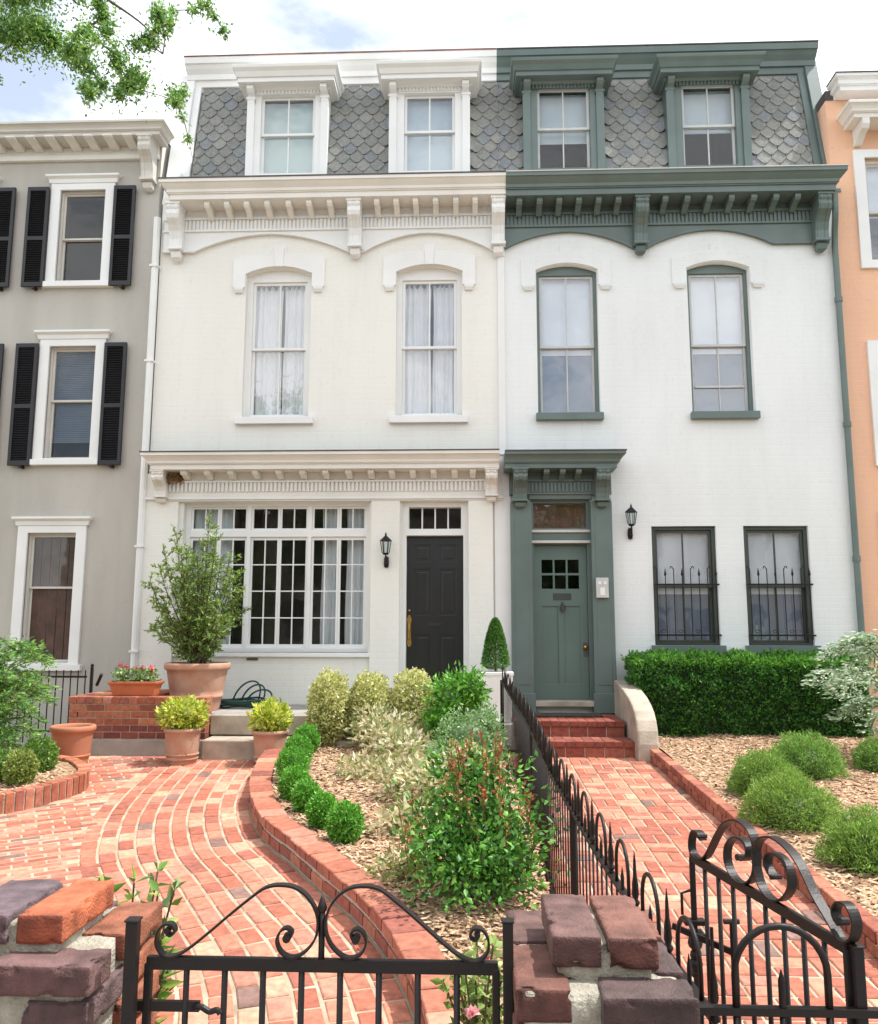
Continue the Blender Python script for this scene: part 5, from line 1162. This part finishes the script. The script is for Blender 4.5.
def gate(name, P0, P1, zb, ztop, lab, wrib=.022, scrolls=None):
    P0, P1 = Vector((*P0, 0)), Vector((*P1, 0)); W = (P1-P0).length; d = (P1-P0)/W; nd = Vector((-d.y, d.x, 0)); t = thing(name, (P0.x, P0.y, zb), lab, 'gate')
    def at(u, z, o=0): return P0+d*u+nd*o+Vector((0, 0, z))
    for z, w in ((ztop, .030), (zb+.12, .028)):
        mb = MB(); mb.sqbar(at(-.005, z), at(W+.005, z), .016, w); mb.build('rail', M['iron'], t, bevel=.003)
    for u in (0, W):
        mb = MB(); mb.sqbar(at(u, zb), at(u, ztop+.0), .018); mb.build('stile', M['iron'], t, bevel=.003)
    n = 9
    for i in range(1, n): mb = MB(); mb.tube([at(W*i/n, zb+.12), at(W*i/n, ztop)], .0075, 8); mb.build('bar', M['iron'], t, smooth=True)
    for m_ in (0, 1):
        mb = MB(); path = smooth_path([at(u, ztop+v) for u, v in scrolls[m_]] if scrolls else [at((u if not m_ else .826-u)*W/.826, ztop+.008+v) for u, v in SCR], 5); ribbon(mb, path, nd, wrib, .005)
        p = path[3]; mb.tube([p-nd*wrib*.6, p+nd*wrib*.6], .007, 8); q = path[-3]; mb.tube([q-nd*wrib*.55, q+nd*wrib*.55], .010, 8)
        mb.build('scroll', M['iron'], t, smooth=False)
    return t, at, W, d, nd
t, at, W, d, nd = gate('iron_gate', (-.765, 2.07), (.055, 2.07), .18, 1.12, 'closed iron gate with mirrored scrolls between the two brick piers')
mb = MB(); mb.tube([at(W/2, 1.12), at(W/2, 1.245)], .0075, 8); mb.lathe([(.009, 0), (.012, .008), (.009, .016), (.004, .032), (.001, .034)], at(W/2, 1.24), 8); mb.build('centre_spike', M['iron'], t, smooth=True)
mb = MB(); mb.sqbar(at(-.03, 1.025), at(.125, 1.025), .012, .022); mb.tube(smooth_path([at(.115, 1.025, -.008), at(.135, 1.032, -.02), at(.155, 1.022, -.02), at(.172, 1.026, -.02), at(.18, 1.018, -.02)], 4), .007, 8); mb.build('latch_handle', M['iron'], t)
t2, at2, W2, d2, nd2 = gate('iron_gate', (.93, 2.23), (.765, 3.06), .22, 1.12, 'iron gate standing open over the straight path, scrolls seen at an angle', wrib=.028, scrolls=(FAR, NEAR))
mb = MB(); c = at2(W2, 0); mb.sqbar((c.x-.08, c.y-.02, .90), (c.x+.085, c.y-.14, .86), .008, .02); mb.box(c.x-.035, c.x+.035, c.y-.02, c.y+.02, .90, .915); mb.box(c.x-.02, c.x+.03, c.y-.03, c.y+.03, .86, .875)
mb.tube([(c.x-.04, c.y, .93), (c.x-.04, c.y, 1.0), (c.x-.01, c.y, 1.01)], .005, 6); mb.build('latch', M['iron'], t2)
mb = MB()
for z, r in ((.84, .026), (.80, .02), (.77, .024), (.74, .018)): mb.blob((c.x, c.y, z), r, n=10)
mb.build('turned_knob', M['iron'], t2, smooth=True)
mb = MB(); q = (c.x+.085, c.y-.14, 0); mb.tube([(q[0], q[1], .35), (q[0], q[1], .95)], .007, 8); mb.tube([(q[0]-.025, q[1], .955), (q[0]+.025, q[1], .955)], .009, 8); mb.blob((q[0]-.06, q[1]+.02, .76), .012); mb.tube([(q[0]-.06, q[1]+.02, .3), (q[0]-.06, q[1]+.02, .93)], .006, 6); mb.build('drop_bolt', M['iron'], t2)
def post(x, y, z1, lab, s=.032, z0=.05):
    mb = MB(); mb.sqbar((x, y, z0), (x, y, z1), s); mb.box(x-s/2-.003, x+s/2+.003, y-s/2-.003, y+s/2+.003, z1, z1+.006); o = mb.build('gate_post', M['iron'], loc=(x, y, z0), bevel=.003); return tag(o, lab, 'gate post', 'iron gate posts')
post(-.792, 2.03, 1.225, 'iron gate post against the left brick pier', .028)
post(.082, 2.03, 1.235, 'iron gate post against the right brick pier', .024)
def finial(mb, x, y, z):
    mb.lathe([(.008, -.02), (.016, -.012), (.008, .0), (.015, .010), (.015, .016), (.009, .024), (.013, .04), (.011, .065), (.012, .07), (.007, .10), (.005, .15), (.001, .185)], (x, y, z), 8)
def hooped(t, path, railz, base, top_rail_w=.03, pitch=.37, posts=()):
    """hoop and spear fence along a polyline; railz(x,y), base(x,y)"""
    pts = smooth_path([(x, y, 0) for x, y in path], 14) if len(path) > 2 else [Vector((*path[0], 0)), Vector((*path[1], 0))]
    L = [0]
    for i in range(1, len(pts)): L.append(L[-1]+(pts[i]-pts[i-1]).length)
    def P(s_):
        s_ = min(max(s_, 0), L[-1]-1e-6); k = 0
        while L[k+1] < s_: k += 1
        return pts[k].lerp(pts[k+1], (s_-L[k])/(L[k+1]-L[k]))
    for off, w in ((0, top_rail_w), ('low', .022)):
        mb = MB()
        q = [(p.x, p.y, railz(p.x, p.y) if off == 0 else base(p.x, p.y)+.1) for p in pts]
        for a, b in zip(q, q[1:]): mb.sqbar(a, b, w if off == 0 else .014, .010 if off == 0 else .022)
        mb.build('rail', M['iron'], t)
    n = int(round(L[-1]/pitch)); pt = L[-1]/n
    for i in range(n):
        s0 = pt*i
        for k, du in enumerate((0, .25, .5, .75)):
            p = P(s0+pt*du); z = railz(p.x, p.y); b = base(p.x, p.y)
            top = z+(.012 if k == 0 else .0)
            mb = MB(); mb.tube([(p.x, p.y, b), (p.x, p.y, top)], .0045, 6); mb.build('picket', M['iron'], t, smooth=True)
            if k == 0: mb = MB(); finial(mb, p.x, p.y, z+.012); mb.build('finial', M['iron'], t, smooth=True)
            if k == 2: mb = MB(); mb.lathe([(.0065, 0), (.007, .05), (.001, .085)], (p.x, p.y, z), 8); mb.build('spike', M['iron'], t, smooth=True)
        a, b = P(s0+pt*.25), P(s0+pt*.75); za, zb_ = railz(a.x, a.y), railz(b.x, b.y); r = (b-a).length/2; hp = [(a.x, a.y, za)]
        for q in range(0, 13):
            an = math.pi*(1-q/12); c = (a+b)/2+(b-a)*.5*math.cos(an); hp.append((c.x, c.y, (za+zb_)/2+(zb_-za)*.5*math.cos(an)+.075+.10*math.sin(an)))
        hp.append((b.x, b.y, zb_)); mb = MB(); mb.tube(hp, .0068, 8); mb.build('hoop', M['iron'], t, smooth=True)
    for s_ in posts: p = P(s_); z = railz(p.x, p.y); mb = MB(); mb.sqbar((p.x, p.y, base(p.x, p.y)-.1), (p.x, p.y, z+.01), .036); mb.build('post', M['iron'], t)
t = thing('iron_fence', (.47, 6, G(6)), 'black iron fence of hoops and spears dividing the mulch bed from the straight path', 'fence')
hooped(t, [(.625, 2.33), (.58, 2.85), (.53, 3.65), (.50, 4.47), (.475, 5.3), (.465, 6.9), (.42, 8.2), (.33, 9.25)], lambda x, y: .79+.05*y+(.10*max(0, y-8.2)), lambda x, y: G(y)+.03, posts=(2.0, 4.3, 6.9))
t = thing('iron_fence', (.7, 2.2, .1), 'short hooped iron fence panel between the right brick pier and the open gate', 'fence')
ZR = .984
mb = MB(); mb.sqbar((.47, 2.2, ZR), (1.0, 2.2, ZR), .022, .018); mb.blob((1.0, 2.2, ZR), .015, n=8); mb.build('rail', M['iron'], t)
mb = MB(); mb.sqbar((.47, 2.2, .22), (.97, 2.2, .22), .014, .02); mb.build('rail', M['iron'], t)
for x in (.643, .755, .867): mb = MB(); mb.tube([(x, 2.2, .1), (x, 2.2, ZR)], .009, 8); mb.build('picket', M['iron'], t, smooth=True)
hp = [(.643, 2.2, ZR)]+[(.755-.112*math.cos(math.pi*(q/14)), 2.2, ZR+.085+.11*math.sin(math.pi*(q/14))) for q in range(15)]+[(.867, 2.2, ZR)]
mb = MB(); mb.tube(hp, .009, 8); mb.build('hoop', M['iron'], t, smooth=True)
mb = MB(); mb.lathe([(.009, 0), (.009, .07), (.001, .095)], (.755, 2.2, ZR), 8); mb.build('spike', M['iron'], t, smooth=True)
post(.945, 2.21, 1.13, 'iron post carrying the hinges of the open gate', .026)
# small iron gate beside the grey house
t = thing('iron_gate', (-5.2, 10.3, .5), 'small plain iron gate before the grey house wall, behind the ferny shrub', 'gate')
for z in (1.32, .66): mb = MB(); mb.sqbar((-5.75, 10.3, z), (-4.76, 10.3, z), .014, .025); mb.build('rail', M['iron'], t)
for i in range(11): x = -5.7+i*.092; mb = MB(); mb.tube([(x, 10.3, .52), (x, 10.3, 1.40)], .008, 6); mb.build('bar', M['iron'], t)
mb = MB(); mb.sqbar((-4.70, 10.3, .5), (-4.70, 10.3, 1.44), .03); mb.blob((-4.70, 10.3, 1.46), .022); mb.build('post', M['iron'], t)
mb = MB(); mb.tube([(-4.62, 10.28, 1.22), (-4.53, 10.2, 1.36)], .02, 8); mb.build('latch', M['iron'], t)

# ------------------------------------------------------------------ brick piers, each brick modelled and worn
def worn_brick(mb, x0, x1, y0, y1, z0, z1, col, rnd=.004, amp=.0016, seed=0, shade_front=True):
    n = [max(3, int((b-a)/.008)) for a, b in ((x0, x1), (y0, y1), (z0, z1))]; n = [min(k, 34) for k in n]
    idx = {}; vs = []; fs = []; fc = []; lo = Vector((x0, y0, z0)); hi = Vector((x1, y1, z1)); off = Vector((seed*1.7, seed*.9, seed*2.3))
    def vert(i, j, k):
        if (i, j, k) in idx: return idx[(i, j, k)]
        # cluster the grid toward the edges so that they round off
        def q(a, m): t = a/m; return t if 0 < a < m else t
        p = Vector((x0+(x1-x0)*i/n[0], y0+(y1-y0)*j/n[1], z0+(z1-z0)*k/n[2]))
        c = Vector([min(max(p[a], lo[a]+rnd), hi[a]-rnd) for a in range(3)]); d = p-c
        if d.length > 1e-9: p = c+d.normalized()*min(d.length, rnd) if d.length > rnd else p
        ed = sum(1 for a in range(3) if abs(p[a]-lo[a]) < .012 or abs(p[a]-hi[a]) < .012)
        nn = noise.noise_vector(p*9+off)*amp*.7+noise.noise_vector(p*110+off)*amp*.35
        if ed >= 2: chip = max(0, noise.noise(p*26+off)-.20); nn -= (p-(lo+hi)/2).normalized()*min(chip*.06, .014)
        idx[(i, j, k)] = len(vs); vs.append(p+nn); return idx[(i, j, k)]
    for a in range(3):
        b, c = (a+1) % 3, (a+2) % 3
        for e in (0, n[a]):
            for i in range(n[b]):
                for j in range(n[c]):
                    q = []
                    for di, dj in ((0, 0), (1, 0), (1, 1), (0, 1)):
                        v = [0, 0, 0]; v[a] = e; v[b] = i+di; v[c] = j+dj; q.append(vert(*v))
                    fs.append(tuple(q) if e else tuple(q[::-1])); fc.append(col if not (a == 1 and e == 0 and shade_front) else (col[0]*.62, col[1]*.5, col[2]*.5))  # street-side faces get a darker colour: their shade is painted in
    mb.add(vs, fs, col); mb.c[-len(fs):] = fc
def pier(x0, x1, y0, y1, topstack, lab, palette_, seed, layout, top_cols):
    rr = random.Random(seed); t = thing('brick_pier', ((x0+x1)/2, (y0+y1)/2, .05), lab, 'brick pier', 'brick gate piers')
    bh, mo = .066, .018; mb = MB(); z = 1.14-bh; k = 0; courses = []
    while z > .05:
        for j, (a, b, c, d) in enumerate(layout[k % 2]):
            col = palette_[rr.randrange(len(palette_))]; q = rr.uniform(.8, 1.15)
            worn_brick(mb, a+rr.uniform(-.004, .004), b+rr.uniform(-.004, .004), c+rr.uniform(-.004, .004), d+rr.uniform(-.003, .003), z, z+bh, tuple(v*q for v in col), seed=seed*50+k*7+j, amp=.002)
        z -= bh+mo; k += 1
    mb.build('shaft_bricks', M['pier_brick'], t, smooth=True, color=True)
    mb = MB(); worn_brick(mb, x0+.022, x1-.022, y0+.022, y1-.022, .04, 1.132, (1, 1, 1), amp=.002, rnd=.006, seed=seed+3, shade_front=False)
    a0 = min(q[0] for q in topstack); a1 = max(q[1] for q in topstack); b0 = min(q[2] for q in topstack); b1 = max(q[3] for q in topstack)
    worn_brick(mb, a0+.014, a1-.014, b0+.016, b1-.016, 1.12, 1.205, (1, 1, 1), amp=.002, rnd=.006, seed=seed+4, shade_front=False)
    mb.build('mortar', M['pier_mortar'], t, smooth=True)
    mb = MB()
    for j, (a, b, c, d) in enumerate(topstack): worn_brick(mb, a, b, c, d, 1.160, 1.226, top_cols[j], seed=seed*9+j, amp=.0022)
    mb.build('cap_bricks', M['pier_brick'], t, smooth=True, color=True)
PURP = [(.12, .065, .058), (.16, .07, .052), (.20, .08, .055), (.10, .065, .062)]
lay1 = [(.095, .208, 1.905, 2.17), (.095, .205, 2.19, 2.42), (.27, .475, 1.875, 1.985), (.368, .478, 2.005, 2.21), (.368, .478, 2.23, 2.425), (.226, .35, 2.31, 2.42)]
lay2 = [(.093, .30, 1.89, 2.0), (.32, .478, 1.885, 1.995), (.093, .205, 2.02, 2.23), (.093, .205, 2.25, 2.42), (.37, .478, 2.015, 2.22), (.37, .478, 2.24, 2.42), (.22, .35, 2.31, 2.42)]
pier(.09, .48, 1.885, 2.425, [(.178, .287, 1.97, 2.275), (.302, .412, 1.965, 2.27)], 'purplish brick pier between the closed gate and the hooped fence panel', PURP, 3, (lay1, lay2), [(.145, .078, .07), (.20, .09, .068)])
ORG = [(.15, .085, .08), (.14, .09, .09), (.30, .11, .06), (.34, .12, .06)]
sx = lambda L: [(-.79-b, -.79-a, c, d) for a, b, c, d in L]
layL1 = [(-1.28, -1.13, 2.02, 2.2), (-1.115, -.865, 1.985, 2.10), (-.985, -.872, 2.19, 2.45), (-1.28, -1.165, 2.22, 2.45), (-1.15, -1.0, 2.34, 2.45)]
layL2 = [(-1.28, -1.12, 1.99, 2.1), (-1.03, -.875, 1.995, 2.23), (-.985, -.872, 2.25, 2.44), (-1.28, -1.17, 2.12, 2.3), (-1.28, -1.17, 2.32, 2.44), (-1.15, -1.0, 2.33, 2.44)]
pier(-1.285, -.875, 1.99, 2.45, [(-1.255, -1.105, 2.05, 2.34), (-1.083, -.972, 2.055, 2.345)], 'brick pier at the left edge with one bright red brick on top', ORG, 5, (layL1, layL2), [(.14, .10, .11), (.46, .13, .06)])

# ------------------------------------------------------------------ trees: the street tree whose twigs hang in at the top left, and trees across the street
def leaf_cloud(rg, cents, n, L, W, cols, w=None):
    Ps = []
    tot = sum(r**2 for _, r in cents)
    for c, r in cents:
        m = max(5, int(n*r*r/tot)); p = rg.normal(size=(m, 3)); p /= np.linalg.norm(p, axis=1, keepdims=True); Ps.append(np.array(c)+p*r*np.abs(rg.normal(0, .60, (m, 1)))*[1, 1, 1.2])
    P = np.concatenate(Ps); return leafmesh(P, rg.normal(size=P.shape)+[0, 0, -.5], L*rg.uniform(.6, 1.2, len(P)), W*rg.uniform(.8, 1.2, len(P)), palette(rg, len(P), cols, w), rg)
TW = [(50,60,60),(120,60,60),(180,110,60),(110,180,50),(230,60,50),(270,150,35),(300,200,35),(330,250,35),(370,260,35),(400,200,30),(440,180,40),(360,320,25),(400,380,30),(430,300,30),(520,250,45),(520,330,40),(510,390,25),(560,220,30),(600,60,25),(630,110,30),(600,170,25),(660,130,25),(660,220,20),(690,160,15),(380,30,45),(640,330,15),(680,340,25),(700,400,25),(700,450,15),(10,280,15),(70,240,20),(780,30,25),(810,45,20),(710,5,20),(150,10,60),(20,150,50)]
def street_tree():
    rg = np.random.default_rng(101); x, y = -5.6, 1.0; t = thing('street_tree', (x, y, 0), 'street tree whose fine leafy twigs hang into the sky at the top left', 'tree')
    mb = MB(); mb.tube(smooth_path([(x, y, -.1), (x+.1, y, 1.6), (x, y+.1, 3.4), (x-.1, y+.2, 5.2)], 5), [.24-.008*i for i in range(16)], 12); mb.build('trunk', M['bark'], t, smooth=True)
    # clumps measured 5.0 m from the camera: x = -3.2 + .0078*1.0*(px), etc.
    cents = [((-3.20+u*.262*.00745-.10, 5.0+rg.uniform(-.25, .25), 6.26-v*.262*.0078-u*.262*.0005), r*.262*.0105) for u, v, r in TW]
    crownc = [((x+rg.uniform(-2.2, 1.6), y+rg.uniform(-2, 2), 6.2+rg.uniform(-.6, 2.6)), rg.uniform(.5, .9)) for _ in range(26)]+[((-4.6+rg.uniform(-.6, .6), 4.4+rg.uniform(-.6, .6), 6.6+rg.uniform(-.3, .6)), .45) for _ in range(7)]
    mb = MB()
    def limb(a, b, r0, sag=.15):
        a, b = Vector(a), Vector(b); m_ = (a+b)/2+Vector((rg.normal()*.08, rg.normal()*.08, sag*(b-a).length)); p = smooth_path([a, m_, b], 6); n = len(p); mb.tube(p, [r0*(1-.8*i/n) for i in range(n)], 6)
    for c, r in crownc[::2]: limb((x-.05, y+.15, rg.uniform(3.2, 5)), c, .07)
    knot = [Vector((-3.6, 4.6, 6.75)), Vector((-2.65, 5.0, 6.1)), Vector((-2.35, 5.0, 5.98))]
    limb((x, y+.15, 4.6), knot[0], .08); limb(knot[0], knot[1], .022, .05)
    limb(Vector((-2.47, 5.0, 6.15)), Vector((-2.05, 5.0, 5.72)), .009, .02); limb(knot[0], Vector((-2.47, 5.0, 6.15)), .016, .06)
    mids = []; knots = [Vector((-2.05, 5, 5.72)), Vector((-2.47, 5, 6.15)), knot[0]+Vector((.3, .2, -.2))]
    for c, r in sorted(cents, key=lambda q: (Vector(q[0])-Vector((-2.6, 5, 6.3))).length):
        c = Vector(c); k = min(knots, key=lambda q: (q-c).length); a_ = (k+c)/2+Vector((rg.normal()*.03, 0, rg.normal()*.02+.02)); mids.append((tuple(a_), r*.75)); p = smooth_path([k, a_, c, c+(c-k)*.35+Vector((0, 0, -.05))], 4); mb.tube(p, [.005-.0003*i for i in range(len(p))], 5); knots.append(c)
    mb.build('limbs', M['bark'], t, smooth=True)
    V, T, CC = leaf_cloud(rg, cents+mids, 17000, .036, .015, [(.22, .42, .08), (.34, .52, .12), (.14, .30, .07), (.08, .20, .06)], [.35, .25, .25, .15]); V2, T2, C2 = leaf_cloud(rg, crownc, 9000, .09, .05, [(.12, .28, .05), (.09, .20, .04)])
    mesh_np('crown', np.concatenate([V, V2]), np.concatenate([T, T2+len(V)]), np.concatenate([CC, C2]), M['leaf'], t)
street_tree()
def far_tree(x, y, h, lab, seed):
    rg = np.random.default_rng(seed); t = thing('street_tree', (x, y, 0), lab, 'tree', 'trees across the street'); mb = MB(); mb.tube(smooth_path([(x, y, -.2), (x+.1, y, h*.3), (x, y, h*.7)], 5), [.28-.018*i for i in range(11)], 10); mb.build('trunk', M['bark'], t, smooth=True)
    c = [((x+rg.uniform(-2.2, 2.2), y+rg.uniform(-1.6, 1.6), h*.6+rg.uniform(-1.6, 2.4)), rg.uniform(.7, 1.3)) for _ in range(26)]
    V, T, CC = leaf_cloud(rg, c, 7000, .22, .14, [(.06, .14, .03), (.09, .20, .04), (.04, .10, .02)]); mesh_np('crown', V, T, CC, M['leaf'], t)
far_tree(-5.5, -12.5, 8, 'leafy tree across the street, mirrored in the left windows', 111)
far_tree(4.5, -12.5, 7, 'leafy tree across the street, mirrored in the middle windows', 112)
far_tree(-14, -12.5, 8, 'leafy tree farthest left across the street', 113)
t = thing('town_house', (0, -17, -.2), 'plain pale terrace across the street, mirrored in the windows', 'house'); M['red_wall'] = painted_brick('pale stucco terrace', (.42, .38, .32), .4, (.36, .32, .27))
hs = [rect(x-.5, x+.5, z, z+1.9) for x in np.arange(-18, 19, 2.4) for z in (1.2, 4.6)]
slab('wall', rect(-20, 20, -.2, 7.6), hs, -17.3, -17, M['red_wall'], t)
mb = MB(); mb.box(-20, 20, -17.5, -17.42, 0, 7.5); mb.build('inner_wall', M['inside'], t); mb = MB(); mb.box(-20.2, 20.2, -24, -16.7, 7.6, 7.9); mb.build('roof', M['flash'], t)

# ------------------------------------------------------------------ camera, sun and sky
cam = bpy.data.cameras.new('camera'); co = bpy.data.objects.new('camera', cam); COL.objects.link(co); S.camera = co
cam.sensor_fit = 'VERTICAL'; cam.sensor_height = 24; cam.lens = 830/1024*24; cam.clip_end = 1500; cam.clip_start = .05
from mathutils import Matrix
pitch, yaw, roll = R(8.1), R(2.2), R(.1)
fw = Vector((-math.sin(yaw)*math.cos(pitch), math.cos(yaw)*math.cos(pitch), math.sin(pitch))); rt = fw.cross(Vector((0, 0, 1))).normalized(); up = rt.cross(fw)
R_ = rt*math.cos(roll)+up*math.sin(roll); U_ = up*math.cos(roll)-rt*math.sin(roll)
co.matrix_world = Matrix(((R_.x, U_.x, -fw.x, 0), (R_.y, U_.y, -fw.y, 0), (R_.z, U_.z, -fw.z, 1.9), (0, 0, 0, 1)))
EL, AZ = R(64), R(4)          # sun high, from the right and a touch behind the facades
sd = Vector((math.cos(EL)*math.cos(AZ), math.cos(EL)*math.sin(AZ), math.sin(EL)))
sun = bpy.data.lights.new('sun', 'SUN'); so = bpy.data.objects.new('sun', sun); COL.objects.link(so); sun.energy = 3.7; sun.angle = R(.6); sun.color = (1, .965, .91)
so.rotation_euler = (-sd).to_track_quat('-Z', 'Y').to_euler(); so.location = (10, 0, 20)
w = bpy.data.worlds.new('World'); S.world = w; w.use_nodes = True; nt = w.node_tree; L = nt.links; bg = nt.nodes['Background']
sky = nt.nodes.new('ShaderNodeTexSky'); sky.sky_type = 'NISHITA'; sky.sun_disc = False; sky.sun_elevation = EL; sky.sun_rotation = math.atan2(sd.x, sd.y); sky.air_density = 1.2; sky.dust_density = 1.5
tc = nt.nodes.new('ShaderNodeTexCoord'); mp = nt.nodes.new('ShaderNodeMapping'); mp.inputs['Scale'].default_value = (1, 1, 2.2); mp.inputs['Location'].default_value = (.35, .1, .2)
n1 = nt.nodes.new('ShaderNodeTexNoise'); n1.inputs['Scale'].default_value = 3.2; n1.inputs['Detail'].default_value = 7; n1.inputs['Roughness'].default_value = .55
L.new(tc.outputs['Generated'], mp.inputs[0]); L.new(mp.outputs[0], n1.inputs[0])
rp = nt.nodes.new('ShaderNodeValToRGB'); rp.color_ramp.elements[0].position = .36; rp.color_ramp.elements[1].position = .56; L.new(n1.outputs[0], rp.inputs[0])
mx = nt.nodes.new('ShaderNodeMix'); mx.data_type = 'RGBA'; mx.inputs['B'].default_value = (10.5, 10.6, 10.8, 1)
rp.color_ramp.elements[0].color = (.22, .22, .22, 1)
L.new(rp.outputs[0], mx.inputs['Factor']); L.new(sky.outputs[0], mx.inputs['A']); L.new(mx.outputs['Result'], bg.inputs[0]); bg.inputs[1].default_value = .12
S.view_settings.view_transform = 'Standard'; S.view_settings.look = 'None'; S.view_settings.exposure = .69; S.view_settings.gamma = 1; S.view_settings.use_curve_mapping = False
S.cycles.max_bounces = 8; S.cycles.diffuse_bounces = 4; S.cycles.transparent_max_bounces = 16
